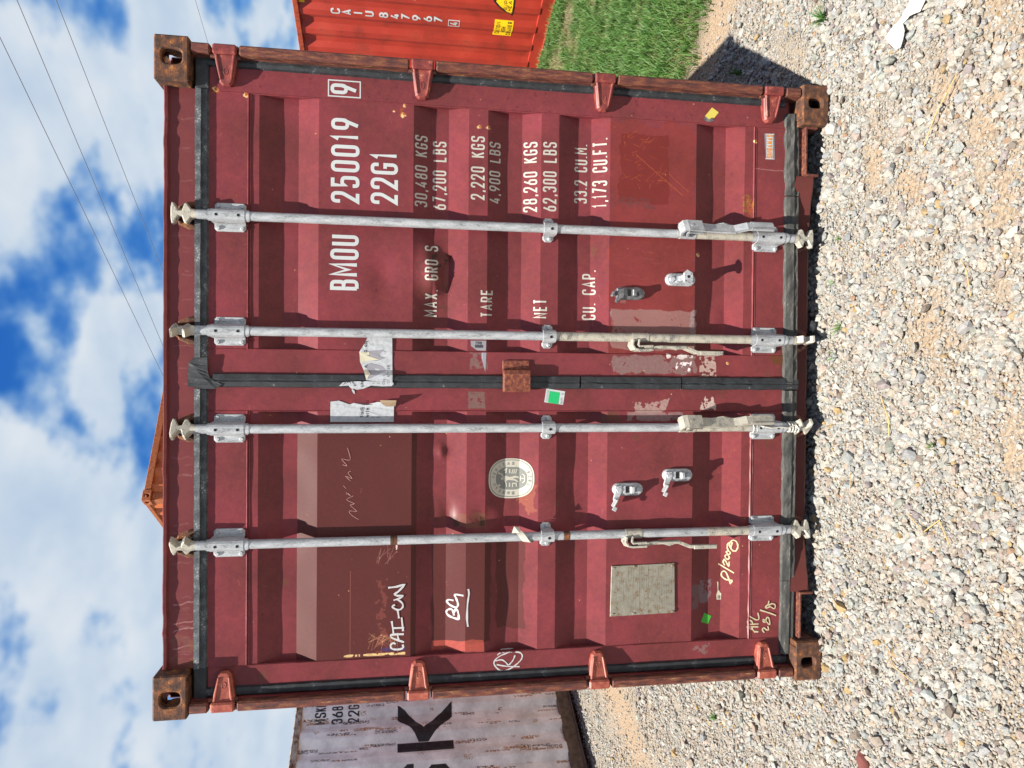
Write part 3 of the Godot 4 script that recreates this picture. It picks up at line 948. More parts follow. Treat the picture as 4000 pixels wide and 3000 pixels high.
func guide(tall: float, half: float, bolts: Array) -> MB:        # bracket round a lock rod, rod axis at the origin
	var mb := MB.new()
	var pr := saddle(half - 0.008, 0.0235)
	var rows := [[], []]
	for p: Vector2 in pr:
		var edge := 0.010 if p.y < -0.034 else 0.0
		rows[0].append(Vector3(p.x, -tall / 2 + edge * 0.5, p.y)); rows[1].append(Vector3(p.x, tall / 2 - edge * 0.5, p.y))
	for i in pr.size() - 1:
		mb.facing([rows[0][i], rows[0][i + 1], rows[1][i + 1], rows[1][i]], Vector3((pr[i].x + pr[i + 1].x) * 0.5, 0, (pr[i].y + pr[i + 1].y) * 0.5 + 0.05))
	for e in [0, 1]:                                             # sheet edges
		for i in pr.size() - 1:
			var a: Vector3 = rows[e][i]; var b: Vector3 = rows[e][i + 1]
			var ia := a * Vector3(0.86, 1, 0.86) + Vector3(0, 0, -0.0055); var ib := b * Vector3(0.86, 1, 0.86) + Vector3(0, 0, -0.0055)
			mb.facing([a, b, ib, ia], Vector3(0, -1 if e == 0 else 1, 0))
	for s in [-1.0, 1.0]:                                        # flange plate with rounded ends
		var x0: float = s * 0.024
		var x1: float = s * half
		var c := 0.009
		mb.prism(PackedVector2Array([Vector2(x0, -tall / 2 + 0.004), Vector2(x1 - s * c, -tall / 2 + 0.004), Vector2(x1, -tall / 2 + 0.004 + c), Vector2(x1, tall / 2 - 0.004 - c), Vector2(x1 - s * c, tall / 2 - 0.004), Vector2(x0, tall / 2 - 0.004)]), -0.042, -0.0335, 0.002)
	for b in bolts: bolt(mb, Vector3(b[0], b[1], -0.0335))
	return mb

func cam(turn: float) -> MB:           # hooked end of a lock rod; axis along y, root at y = 0
	var mb := MB.new()
	mb.tube(Vector3(0, -0.02, 0), Vector3(0, 0.03, 0), 0.0155, 0.0155, 16)
	mb.tube(Vector3(0, 0.024, 0), Vector3(0, 0.042, 0), 0.0145, 0.019, 14)
	mb.tube(Vector3(0, 0.042, 0), Vector3(0, 0.052, 0), 0.019, 0.012, 14)
	var xf := Transform3D(Basis(Vector3.UP, turn), Vector3.ZERO)
	mb.prism(PackedVector2Array([Vector2(-0.012, 0.04), Vector2(0.012, 0.04), Vector2(0.037, 0.058), Vector2(0.034, 0.066), Vector2(0.011, 0.074), Vector2(0.010, 0.086), Vector2(0.036, 0.100), Vector2(0.038, 0.108), Vector2(0.020, 0.112), Vector2(-0.020, 0.112), Vector2(-0.038, 0.108), Vector2(-0.036, 0.100), Vector2(-0.010, 0.086), Vector2(-0.011, 0.074), Vector2(-0.034, 0.066), Vector2(-0.037, 0.058)]), -0.014, 0.014, 0.004, xf, true)
	return mb

func keeper() -> MB:                   # rusty catch welded to the header, centre of the opening at the origin, facing +z
	var mb := MB.new()
	for s in [-1.0, 1.0]:
		mb.prism(PackedVector2Array([Vector2(s * 0.016, 0.036), Vector2(s * 0.034, 0.030), Vector2(s * 0.050, -0.004), Vector2(s * 0.050, -0.034), Vector2(s * 0.036, -0.036), Vector2(s * 0.026, -0.006)]), -0.004, 0.020, 0.006)
	mb.box(Vector3(0, 0.034, 0.006), Vector3(0.05, 0.012, 0.020), 0.004)
	return mb

func bar(mb: MB, pts: Array, thick: float, wide: float, xf: Transform3D) -> void:    # flat bar bent in the xy plane, wide along z
	for i in pts.size() - 1:
		var a: Vector2 = pts[i]
		var b: Vector2 = pts[i + 1]
		var d := (b - a).normalized()
		var q := Vector2(-d.y, d.x) * thick * 0.5
		var e := d * thick * 0.2
		mb.prism(PackedVector2Array([a - q - e, b - q + e, b + q + e, a + q - e]), -wide * 0.5 + 0.0003 * i, wide * 0.5 - 0.0003 * i, 0.0012, xf, true)

func handle(turn: float) -> MB:        # lever on a lock rod; hub at the origin, lever hanging down, folded towards -x before the turn
	var mb := MB.new()
	var xf := Transform3D(Basis(Vector3.UP, turn), Vector3.ZERO)
	mb.tube(Vector3(0, -0.035, 0), Vector3(0, 0.03, 0), 0.0195, 0.0195, 18)
	# folded hub strap, open at the lower end
	bar(mb, [Vector2(-0.012, 0.030), Vector2(-0.030, 0.034), Vector2(-0.046, 0.024), Vector2(-0.050, 0.008), Vector2(-0.049, -0.050)], 0.008, 0.056, xf)
	bar(mb, [Vector2(-0.010, 0.006), Vector2(-0.030, 0.010), Vector2(-0.036, 0.004), Vector2(-0.034, -0.050)], 0.007, 0.056, xf)
	mb.tube(xf * Vector3(-0.055, -0.006, 0), xf * Vector3(-0.030, -0.006, 0), 0.006, 0.006, 8)
	# lever
	bar(mb, [Vector2(-0.043, -0.02), Vector2(-0.037, -0.09), Vector2(-0.037, -0.190)], 0.012, 0.040, xf)
	bar(mb, [Vector2(-0.037, -0.188), Vector2(-0.056, -0.236), Vector2(-0.057, -0.345)], 0.012, 0.036, xf)
	mb.prism(PackedVector2Array([Vector2(-0.034, -0.10), Vector2(-0.034, -0.19), Vector2(-0.040, -0.175), Vector2(-0.050, -0.145), Vector2(-0.040, -0.115)]), 0.020, 0.024, 0.001, xf, true)
	mb.prism(PackedVector2Array([Vector2(-0.053, -0.25), Vector2(-0.053, -0.345), Vector2(-0.066, -0.345), Vector2(-0.066, -0.25)]), -0.0185, -0.0135, 0.001, xf, true)
	mb.prism(PackedVector2Array([Vector2(-0.053, -0.25), Vector2(-0.053, -0.345), Vector2(-0.066, -0.345), Vector2(-0.066, -0.25)]), 0.0135, 0.0185, 0.001, xf, true)
	return mb

func stadium(w: float, h: float) -> PackedVector2Array:
	var p := PackedVector2Array()
	for i in 9:
		var t := PI * i / 8.0
		p.append(Vector2(cos(t) * w / 2, h / 2 - w / 2 + sin(t) * w / 2))
	for i in 9:
		var t := PI + PI * i / 8.0
		p.append(Vector2(cos(t) * w / 2, -h / 2 + w / 2 + sin(t) * w / 2))
	return p

func latch(parent: Node3D, c: Vector2, style: int, mat: Material) -> void:    # handle retainer on the door
	var mb := MB.new()
	var at := Transform3D(Basis.IDENTITY, Vector3(c.x, c.y, ZD))
	mb.prism(stadium(0.050, 0.125), -0.002, 0.016, 0.005, at)
	mb.prism(stadium(0.034, 0.060), 0.014, 0.022, 0.003, at)
	bolt(mb, Vector3(c.x, c.y + 0.040, ZD + 0.016), 0.0125, 0.010)
	bolt(mb, Vector3(c.x, c.y - 0.042, ZD + 0.016), 0.0115, 0.007)
	mb.box(Vector3(0.001, -0.012, 0.030), Vector3(0.028, 0.017, 0.022), 0.003, at)
	if style == 0:
		# swivelled catch swung out to the side
		mb.prism(PackedVector2Array([Vector2(0.016, 0.056), Vector2(-0.012, 0.058), Vector2(-0.036, 0.064), Vector2(-0.058, 0.058), Vector2(-0.060, 0.048), Vector2(-0.040, 0.042), Vector2(-0.020, 0.034), Vector2(0.0, 0.022), Vector2(0.016, 0.030)]), 0.018, 0.024, 0.002, at)
		var tip := Transform3D(Basis(Vector3.FORWARD, 0.5), at * Vector3(-0.050, 0.060, 0.022))
		mb.box(Vector3(0, 0, 0.010), Vector3(0.034, 0.008, 0.034), 0.003, tip)
		mb.box(Vector3(-0.020, -0.006, 0.024), Vector3(0.018, 0.018, 0.006), 0.002, tip)
	elif style == 1:
		mb.prism(PackedVector2Array([Vector2(0.018, 0.058), Vector2(-0.02, 0.060), Vector2(-0.036, 0.066), Vector2(-0.040, 0.056), Vector2(-0.026, 0.044), Vector2(-0.020, 0.028), Vector2(0.016, 0.026)]), 0.018, 0.028, 0.003, at)
		mb.box(Vector3(-0.034, 0.066, 0.024), Vector3(0.022, 0.010, 0.022), 0.003, Transform3D(Basis(Vector3.FORWARD, 0.4), at.origin))
	else:
		# catch standing straight out towards the viewer, its hole drawn as a black disc
		mb.box(Vector3(0.002, -0.002, 0.048), Vector3(0.024, 0.03, 0.062), 0.003, at)
		mb.prism(PackedVector2Array([Vector2(-0.024, 0.006), Vector2(-0.017, 0.016), Vector2(0.018, 0.016), Vector2(0.031, 0.0), Vector2(0.018, -0.022), Vector2(-0.012, -0.024), Vector2(-0.026, -0.010)]), 0.078, 0.084, 0.002, at)
	var o := part("handle_latch", mb, mat, parent)
	if style == 2:
		var d := MB.new()
		d.tube(at * Vector3(0.003, -0.004, 0.083), at * Vector3(0.003, -0.004, 0.0848), 0.006, 0.006, 12)
		d.tube(at * Vector3(-0.012, 0.006, 0.083), at * Vector3(-0.012, 0.006, 0.0846), 0.002, 0.002, 8)
		d.tube(at * Vector3(0.014, -0.014, 0.083), at * Vector3(0.014, -0.014, 0.0846), 0.002, 0.002, 8)
		d.box(Vector3(0.001, 0.006, 0.018), Vector3(0.024, 0.012, 0.012), 0.0, at)
		part("painted_latch_hole", d, M.void, parent)  # solid black pieces on the surface, painting the dark of the holes
	else:
		var d := MB.new()
		d.box(Vector3(0.001, 0.006, 0.018), Vector3(0.026, 0.014, 0.012), 0.0, at)
		part("painted_latch_slot", d, M.void, parent)  # solid black box painting the shade in the slot

func mm(t: String) -> PackedVector2Array:
	var r := PackedVector2Array()
	for q in t.split(" ", false):
		var f := q.split_floats(",")
		r.append(Vector2(f[0], f[1]) * 0.001)
	return r

func flat_surface(z: Callable, breaks: Array) -> Dictionary:      # paper lying over the door: z depends on x
	return {"f": func(p: Vector2, off: float) -> Vector3: return Vector3(p.x, p.y, z.call(p) + off), "axis": 0, "breaks": breaks, "out": Vector3(0, 0, 1)}

func sticker(parent: Node, called: String, mat: Material, polys: Array, off: float, s: Dictionary, label := "") -> MeshInstance3D:
	var o: MeshInstance3D
	for p in polys:
		var mb := MB.new()
		lay_poly(mb, mm(p), off, s)
		o = part(called, mb, mat, parent, label)
	return o

func build_main() -> void:
	var L := 6.058
	var root := thing("shipping_container", "maroon steel shipping container seen from its closed double doors, nearest of all", "shipping container", Vector3.ZERO, 0.0, "shipping containers standing in the yard")
	hole = mm("1670,1559 1689,1541 1711,1552 1707,1531 1682,1519 1635,1521 1592,1532 1563,1542 1559,1555 1624,1562")
	# [x, y, radius x, radius y, push]
	dents = [[1.645, 1.612, 0.095, 0.05, 0.032], [1.60, 1.595, 0.05, 0.035, 0.014], [1.62, 1.79, 0.10, 0.07, -0.010], [0.945, 1.565, 0.03, 0.022, 0.012], [0.68, 1.40, 0.05, 0.05, -0.014], [0.70, 1.535, 0.05, 0.03, -0.008], [0.36, 1.31, 0.09, 0.04, -0.006], [1.46, 0.44, 0.08, 0.05, 0.006], [2.02, 1.42, 0.09, 0.05, -0.004], [0.80, 1.10, 0.10, 0.04, -0.004], [1.85, 1.85, 0.16, 0.1, -0.003], [0.45, 0.72, 0.16, 0.1, 0.003]]
	body(root, L, H, M.maroon_plain, M.maroon_plain, M.rust, false, M.maroon_plain, M.maroon_plain)
	var surf := door_surface()
	# posts: the narrow strip that holds the hinges, in pieces between the hinge lugs
	for right in [false, true]:
		var x := 2.4035 if right else 0.0335
		var cuts := [0.118, 0.237, 0.943, 1.650, 2.355, 2.473]
		for i in 5:
			var y0: float = cuts[i] + (0.0 if i == 0 else 0.048)
			var y1: float = cuts[i + 1] - (0.0 if i == 4 else 0.048)
			var mb := MB.new()
			mb.box(Vector3(x, (y0 + y1) / 2, -0.068), Vector3(0.036, y1 - y0, 0.128), 0.007)
			part("post_flange", mb, M.rusty_paint, root)
		var inner := MB.new()
		inner.box(Vector3(2.387 if right else 0.05, H / 2, -0.085), Vector3(0.006, H - 0.24, 0.09), 0.0)
		part("post_web", inner, M.maroon_plain if not right else M.rusty_paint, root)
	# header with its overhanging lip, dented along the edge
	var hd := MB.new()
	var rows := [[], [], [], [], [], [], []]
	var nseg := 110
	for i in nseg + 1:
		var x := lerpf(0.162, 2.276, float(i) / nseg)
		var e := absf(x - W / 2) / 1.06
		var wob := 0.0025 * bump_noise.get_noise_2d(x * 22.0, 3.0) + (0.004 * bump_noise.get_noise_2d(x * 40.0, 9.0) if e > 0.72 else 0.0)
		var drop := 0.004 * bump_noise.get_noise_2d(x * 8.0, 7.0) * e
		var z := ZD - 0.004 + 0.002 * bump_noise.get_noise_2d(x * 5.0, 1.0)
		rows[0].append(Vector3(x, 2.41, z - 0.02)); rows[1].append(Vector3(x, 2.445, z)); rows[2].append(Vector3(x, 2.553 + drop, z))
		rows[3].append(Vector3(x, 2.559 + drop, z + 0.013 + wob)); rows[4].append(Vector3(x, 2.568 + drop, z + 0.015 + wob)); rows[5].append(Vector3(x, 2.572 + drop, z + 0.010 + wob)); rows[6].append(Vector3(x, 2.574, z - 0.09))
	hd.strip(rows, Vector3(0, 0.3, 1))
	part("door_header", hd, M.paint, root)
	# sill, bowed inwards in the middle, with lifting pockets near both ends
	var sl := MB.new()
	rows = [[], [], [], [], []]
	nseg = 80
	for i in nseg + 1:
		var x := lerpf(0.356, 2.075, float(i) / nseg)
		var e := clampf((absf(x - 1.215) - 0.60) / 0.26, 0.0, 1.0)
		var z := lerpf(-0.074, -0.040, e * e * (3 - 2 * e)) + 0.003 * bump_noise.get_noise_2d(x * 6.0, 20.0)
		var dy := 0.003 * bump_noise.get_noise_2d(x * 9.0, 25.0)
		rows[0].append(Vector3(x, 0.16, -0.085)); rows[1].append(Vector3(x, 0.125, z - 0.006)); rows[2].append(Vector3(x, 0.047 + dy, z + 0.004)); rows[3].append(Vector3(x, 0.041 + dy, z)); rows[4].append(Vector3(x, 0.043, -0.15))
	sl.strip(rows, Vector3(0, -0.2, 1))
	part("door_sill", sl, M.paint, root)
	for right in [false, true]:
		var p := MB.new()
		var xm := 2.174 if right else 0.260
		var xe := 2.078 if right else 0.353
		p.box(Vector3(xm, 0.084, -0.075), Vector3(0.196, 0.010, 0.10), 0.002)
		p.box(Vector3(xe, 0.055, -0.075), Vector3(0.010, 0.056, 0.10), 0.002)
		p.box(Vector3(xm, 0.115, -0.066), Vector3(0.21, 0.060, 0.02), 0.003)
		p.box(Vector3(2.27 if right else 0.167, 0.06, -0.075), Vector3(0.008, 0.05, 0.10), 0.001)
		part("lifting_pocket", p, M.rusty_paint, root)
		var bk := MB.new()
		bk.box(Vector3(xm, 0.045, -0.30), Vector3(0.21, 0.09, 0.02), 0.0)
		part("pocket_back", bk, M.maroon_plain, root)
	# doors
	for right in [false, true]:
		var door := MeshInstance3D.new()
		door.name = "door"
		root.add_child(door, true)
		var px0 := 1.333 if right else 0.163
		var px1 := 2.270 if right else 1.106
		var lx0 := 1.222 if right else 0.058
		var lx1 := 2.384 if right else 1.218
		var f := MB.new()
		f.box(Vector3((lx0 + px0) / 2, 1.285, ZD - 0.02), Vector3(px0 - lx0, 2.28, 0.04), 0.002)
		f.box(Vector3((lx1 + px1) / 2, 1.285, ZD - 0.02), Vector3(lx1 - px1, 2.28, 0.04), 0.002)
		f.box(Vector3((px0 + px1) / 2, 2.353, ZD - 0.02), Vector3(px1 - px0, 0.144, 0.04), 0.001)
		f.box(Vector3((px0 + px1) / 2, 0.220, ZD - 0.02), Vector3(px1 - px0, 0.150, 0.04), 0.001)
		for b in [[px0, 2.281, px1, 2.281], [px0, 0.295, px1, 0.295]]:
			bead(f, Vector2(b[0], b[1]), Vector2(b[2], b[3]), 0.007, 0.004)
			bead(f, Vector2(b[0], b[1] - 0.009), Vector2(b[2], b[3] - 0.009), 0.004, 0.002)
		for x in [px0, px1]: bead(f, Vector2(x, 0.145), Vector2(x, 2.42), 0.006, 0.0025)
		door.mesh = f.mesh()
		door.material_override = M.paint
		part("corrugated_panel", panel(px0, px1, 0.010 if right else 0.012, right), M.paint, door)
		if right:
			var bk := MB.new()
			bk.strip([[Vector3(1.50, 1.50, -0.088), Vector3(1.75, 1.50, -0.088)], [Vector3(1.50, 1.54, -0.112), Vector3(1.75, 1.54, -0.108)], [Vector3(1.50, 1.61, -0.104), Vector3(1.75, 1.61, -0.104)]], Vector3(0, 0, 1))
			part("torn_fold", bk, M.maroon_plain, door)
		# hinges
		for y in [2.355, 1.650, 0.943, 0.237]:
			var h := part("hinge", hinge(-1.0 if right else 1.0), M.hinge_paint if right else M.hinge_faded, door)
			h.position = Vector3(2.42 if right else 0.017, y, 0.0)
			var pin := MB.new()
			pin.tube(Vector3(2.384 if right else 0.053, y - 0.052, -0.030), Vector3(2.384 if right else 0.053, y + 0.052, -0.030), 0.008, 0.008, 10)
			part("hinge_pin", pin, M.rusty_paint, door)
		# rubber seals
		var g := MB.new()
		var side := [[-0.018, 0.0], [-0.014, 0.010], [-0.002, 0.013], [0.010, 0.012], [0.018, 0.004], [0.022, -0.01]]
		if right:
			gasket(g, side, Vector2(2.375, 0.165), Vector2(2.375, 2.44), Vector2(1, 0), 0.002)
			part("door_seal", g, M.rubber, door)
		else:
			gasket(g, side, Vector2(0.072, 0.13), Vector2(0.072, 2.44), Vector2(-1, 0), 0.002)
			part("door_seal", g, M.rubber, door)
		var t := MB.new()
		var tx0 := 1.262 if right else 0.165
		var tx1 := 2.272 if right else 1.186
		var top := [[0.026, -0.004], [0.022, 0.016], [0.002, 0.018], [-0.001, 0.009], [-0.012, 0.011], [-0.018, 0.010], [-0.024, -0.002]]
		gasket(t, top, Vector2(tx0, 2.441), Vector2(tx1, 2.441), Vector2(0, 1), 0.0015, 0.0006)
		part("door_seal", t, M.rubber_dusty, door)
		var c := MB.new()
		c.box(Vector3(2.33 if right else 0.108, 2.441, ZD + 0.002), Vector3(0.118, 0.048, 0.018), 0.004)
		part("door_seal", c, M.rubber, door)
		var bt := MB.new()
		var low := [[0.032, 0.0], [0.028, 0.011], [0.012, 0.015], [-0.004, 0.017], [-0.012, 0.012], [-0.024, 0.014], [-0.032, 0.0]]
		if right:
			gasket(bt, low, Vector2(1.20, 0.125), Vector2(1.99, 0.128), Vector2(0, 1), 0.005, 0.0035)
			part("bottom_seal", bt, M.rubber_pale, door)
			bt = MB.new()
			gasket(bt, low, Vector2(1.995, 0.128), Vector2(2.33, 0.132), Vector2(0, 1), 0.008, 0.007)
		else:
			gasket(bt, low, Vector2(0.098, 0.128), Vector2(0.40, 0.126), Vector2(0, 1), 0.002, 0.001)
			part("bottom_seal", bt, M.rubber_pale, door)
			bt = MB.new()
			gasket(bt, low, Vector2(0.402, 0.126), Vector2(1.19, 0.125), Vector2(0, 1), 0.005, 0.0035)
		part("bottom_seal", bt, M.rubber_pale, door)
		if right:
			var mid := MB.new()
			var prof := [[-0.026, 0.0], [-0.023, 0.012], [-0.006, 0.017], [0.0, 0.013], [0.006, 0.017], [0.022, 0.012], [0.025, 0.0]]
			gasket(mid, prof, Vector2(1.2185, 0.095), Vector2(1.2185, 0.60), Vector2(1, 0), 0.003, 0.0008)
			part("center_seal", mid, M.rubber, door)
			mid = MB.new()
			gasket(mid, prof, Vector2(1.2185, 0.605), Vector2(1.2185, 1.02), Vector2(1, 0), 0.003, 0.0008)
			part("center_seal", mid, M.rubber, door)
			mid = MB.new()
			gasket(mid, prof, Vector2(1.2185, 1.027), Vector2(1.2185, 2.40), Vector2(1, 0), 0.0015)
			part("center_seal", mid, M.rubber, door)
			var fl := MB.new()
			var fs := flat_surface(func(p: Vector2) -> float: return ZD + 0.018 + 0.005 * bump_noise.get_noise_2d(p.x * 18.0, p.y * 18.0), [1.19, 1.20, 1.21, 1.22, 1.23, 1.24, 1.25, 1.26, 1.27, 1.28, 1.29])
			lay_poly(fl, mm("1299,2466 1280,2482 1240,2484 1195,2484 1187,2439 1186,2389 1204,2365 1214,2391 1227,2410 1246,2416 1301,2418"), 0.0, fs)
			part("seal_flap", fl, M.rubber, door)
		# writing and labels
		if right: right_door_marks(door, surf)
		else: left_door_marks(door, surf)
	# lock rods
	var rods := [[0.621, -0.7, 1], [1.0418, 0.55, 0], [1.3975, 1.15, 1], [1.8132, 0.0, 0]]
	for i in 4:
		var x: float = rods[i][0]
		var rod := MeshInstance3D.new()
		rod.name = "lock_rod"
		root.add_child(rod, true)
		rod.position = Vector3(x, 0, -0.022)
		var b := MB.new()
		b.tube(Vector3(0, 0.14, 0), Vector3(0, 2.45, 0), 0.017, 0.017, 24)
		for y in [2.404, 2.279, 0.312, 0.176]:
			b.tube(Vector3(0, y - 0.006, 0), Vector3(0, y + 0.006, 0), 0.0215, 0.0215, 20)
			b.tube(Vector3(0, y + 0.006, 0), Vector3(0, y + 0.013, 0), 0.0215, 0.0165, 20, false)
			b.tube(Vector3(0, y - 0.013, 0), Vector3(0, y - 0.006, 0), 0.0165, 0.0215, 20, false)
		rod.mesh = b.mesh()
		rod.material_override = M.zinc
		var lower := MB.new()
		lower.tube(Vector3(0, 0.318 if i != 2 else 0.32, 0), Vector3(0, [0.50, 0.60, 1.125, 0.64][i], 0), 0.0174, 0.0174, 24, false)
		part("painted_sleeve", lower, M.zinc_cream, rod, "cream paint flaking off the lower rod")
		for y in [2.342, 0.244]:
			var gd := part("guide_bracket", guide(0.118, 0.052, [[-0.040, 0.042], [0.040, 0.042], [-0.040, -0.042], [0.040, -0.042]]), M.zinc, rod)
			gd.position = Vector3(0, y, 0)
			var hl := MB.new()
			for q in [-0.038, 0.038]: hl.tube(Vector3(-0.002, y + q, 0.0225), Vector3(-0.002, y + q, 0.0242), 0.0052, 0.0052, 12)
			part("painted_bracket_hole", hl, M.void, rod)  # black discs laid on the bracket for the dark of its holes
		var mg := part("guide_bracket", guide(0.050, 0.046, [[-0.034, -0.004], [0.034, -0.004]]), M.zinc, rod)
		mg.position = Vector3(0, 1.156, 0)
		var mh := MB.new()
		mh.tube(Vector3(-0.004, 1.152, 0.0225), Vector3(-0.004, 1.152, 0.0242), 0.0055, 0.0055, 12)
		part("painted_bracket_hole", mh, M.void, rod)  # black disc painting the dark of the middle hole
		var ct := part("cam", cam(rods[i][1]), M.zinc_cream, rod)
		ct.position = Vector3(0, 2.424, 0)
		var cb := part("cam", cam(rods[i][1] + (0.3 if i != 3 else 0.0)), M.zinc_cream, rod)
		cb.position = Vector3(0, 0.168, 0)
		cb.rotation.z = PI
		# the handle: folded out to the right or hanging on the left
		var hy: float = [0.812, 0.592, 0.793, 0.600][i]
		var ht: float = [0.12, 2.15, 0.05, 2.15][i]
		var hn := part("handle", handle(ht), M.zinc_cream if i != 3 else M.zinc, rod)
		hn.position = Vector3(0, hy, 0)
		var kp := part("cam_keeper", keeper(), M.rust, root)
		kp.position = Vector3(x, 2.489, ZD - 0.004)
		var dk := MB.new()
		dk.box(Vector3(x, 2.477, ZD - 0.001), Vector3(0.05, 0.04, 0.003), 0.0)
		part("painted_keeper_slot", dk, M.void, root)  # thin black plate on the header, painted shade of the keeper opening
		var ks := part("cam_keeper", keeper(), M.rusty_paint, root)
		ks.position = Vector3(x, 0.085, -0.076)
		ks.rotation.z = PI
	rust_rings(root)
	# cover over the customs lock, in the middle
	var lb := MB.new()
	var turn := Transform3D(Basis(Vector3(1, 0, 0), Vector3(0, 0, -1), Vector3(0, 1, 0)), Vector3(0, 1.229, 0))
	lb.prism(PackedVector2Array([Vector2(1.180, 0.046), Vector2(1.180, 0.022), Vector2(1.185, 0.017), Vector2(1.250, 0.017), Vector2(1.264, 0.024), Vector2(1.270, 0.050), Vector2(1.302, 0.052), Vector2(1.302, 0.0605), Vector2(1.26, 0.0605), Vector2(1.25, 0.046)]), 0.0, 0.104, 0.003, turn, true)
	part("lock_cover", lb, M.lock_rust, root, "rusty box cover over the lock between the doors")

func rust_rings(root: Node3D) -> void:      # rusted weld on the leftmost rod
	for y in [1.745, 1.08]:
		var mb := MB.new()
		for k in 5:
			mb.tube(Vector3(0.621, y - 0.012 + k * 0.005, -0.022), Vector3(0.621, y - 0.007 + k * 0.005, -0.022), 0.0176 + 0.0006 * (k % 2), 0.0178, 16, false)
		part("rust_ring", mb, M.rust, root)

func right_door_marks(door: Node3D, s: Dictionary) -> void:
	var rows := [["BMOU", 1.559, 1.766, 1.882, 1.987, 0.128, 0.30], ["250019", 1.886, 2.201, 1.881, 1.986, 0.128, 0.34], ["9", 2.290, 2.329, 1.889, 1.989, 0.13, 0.3], ["22G1", 1.888, 2.082, 1.738, 1.840, 0.128, 0.30],
		["30,480 KGS", 1.887, 2.158, 1.626, 1.675, 0.13, 0.36], ["67,200 LBS", 1.883, 2.145, 1.553, 1.606, 0.125, 0.36], ["2,220 KGS", 1.921, 2.165, 1.407, 1.461, 0.125, 0.36], ["4,900 LBS", 1.913, 2.149, 1.343, 1.389, 0.13, 0.36],
		["28,260 KGS", 1.886, 2.160, 1.199, 1.251, 0.125, 0.36], ["62,300 LBS", 1.889, 2.159, 1.123, 1.178, 0.125, 0.36], ["33.2 CU.M.", 1.933, 2.167, 0.991, 1.045, 0.125, 0.36], ["1,173 CU.FT.", 1.916, 2.191, 0.916, 0.971, 0.125, 0.36],
		["MAX. GRO S", 1.468, 1.740, 1.583, 1.635, 0.125, 0.36], ["TARE", 1.468, 1.576, 1.371, 1.419, 0.13, 0.36], ["NET", 1.469, 1.544, 1.157, 1.210, 0.125, 0.36], ["CU. CAP.", 1.468, 1.667, 0.954, 1.008, 0.125, 0.36]]
	for r in rows:
		letters(door, M.letter if r[4] > 1.7 else M.letter_old, r[0], r[1], r[2], r[3], r[4], 0.0006 if r[0] != "MAX. GRO S" else 0.0016, s, r[5], r[6])
	var bx := MB.new()
	ribbon(bx, PackedVector2Array([Vector2(2.281, 1.880), Vector2(2.340, 1.880), Vector2(2.340, 1.996), Vector2(2.281, 1.996)]), 0.0045, 0.0006, s, true)
	part("number_frame", bx, M.letter, door)
	# torn fumigation notice across both doors
	var br := [1.20, 1.215, 1.23, 1.242, 1.25, 1.26, 1.28, 1.30, 1.32, 1.335, 1.35, 1.365]
	var over := func(p: Vector2) -> float:
		return ZD + 0.003 + 0.016 * smoothstep(1.262, 1.240, p.x) + 0.0012 * bump_noise.get_noise_2d(p.x * 40.0, p.y * 40.0)
	var ps := flat_surface(over, br)
	sticker(door, "torn_notice", M.paper, ["1384,1848 1385,1756 1223,1754 1210,1755 1216,1800 1222,1851 1258,1861 1291,1875 1327,1878 1339,1872 1360,1858"], 0.0, ps, "torn white paper notice on the right door")
	sticker(door, "torn_patch", M.paper_grey, ["1332,1846 1338,1786 1320,1804 1310,1802 1307,1782 1295,1810 1297,1846", "1283,1849 1287,1834 1275,1793 1259,1777 1228,1840 1246,1849"], 0.0006, ps)
	sticker(door, "torn_edge", M.paper_cream, ["1327,1876 1328,1842 1319,1840 1315,1850 1300,1802 1293,1858 1279,1869 1299,1875", "1262,1861 1260,1845 1246,1837 1224,1849 1238,1855"], 0.0012, ps)
	var tx := MB.new()
	for r in [["D ON", 1.3267, 1.3679, 1.849, 1.8596, 0.2], ["A", 1.2666, 1.2803, 1.8486, 1.8591, 0.2], ["OT ENTER", 1.2102, 1.2795, 1.7653, 1.775, 0.12], ["ON [", 1.206, 1.2435, 1.7818, 1.7908, 0.12], ["]", 1.3284, 1.3315, 1.7801, 1.789, 0.12]]:
		write(tx, r[0], r[1], r[2], r[3], r[4], 0.0018, ps, r[5])
	tiny(part("lettering", tx, M.ink, door))
	var gs := flat_surface(func(p: Vector2) -> float: return ZD + 0.019 - 0.012 * smoothstep(1.197, 1.187, p.x), [1.188, 1.191, 1.194, 1.197, 1.205, 1.215])
	sticker(door, "torn_scrap", M.paper, ["1199,1951 1213,1937 1217,1900 1218,1851 1215,1753 1208,1749 1200,1757 1199,1793 1202,1833 1190,1860 1186,1884 1191,1908 1201,1916"], 0.0012, gs)
	var t2 := MB.new()
	for r in [["UN", 1.1957, 1.217, 1.8619, 1.8724, 0.2], ["]", 1.208, 1.2128, 1.8199, 1.8295, 0.12], ["]", 1.2081, 1.2129, 1.8016, 1.8116, 0.12]]:
		write(t2, r[0], r[1], r[2], r[3], r[4], 0.0024, gs, r[5])
	hand(t2, ["1216,1902 1203,1893", "1202,1897 1200,1893 1203,1889", "1217,1906 1219,1901 1215,1898", "1212,1920 1216,1912 1209,1908", "1205,1934 1214,1926"], 0.0022, 0.0024, gs, 0.1)
	tiny(part("lettering", t2, M.ink, door))
	# maker's label, yellow tag, bar code tape
	sticker(door, "maker_label", M.letter, ["2246,250 2248,208 2143,206 2142,246"], 0.0006, s, "small white maker's label with orange letters")
	var mk := MB.new()
	write(mk, "SINGAMAS", 2.146, 2.243, 0.2145, 0.2415, 0.0012, s, 0.22, 0.22)
	tiny(part("lettering", mk, M.orange_ink, door))
	var bl := MB.new()
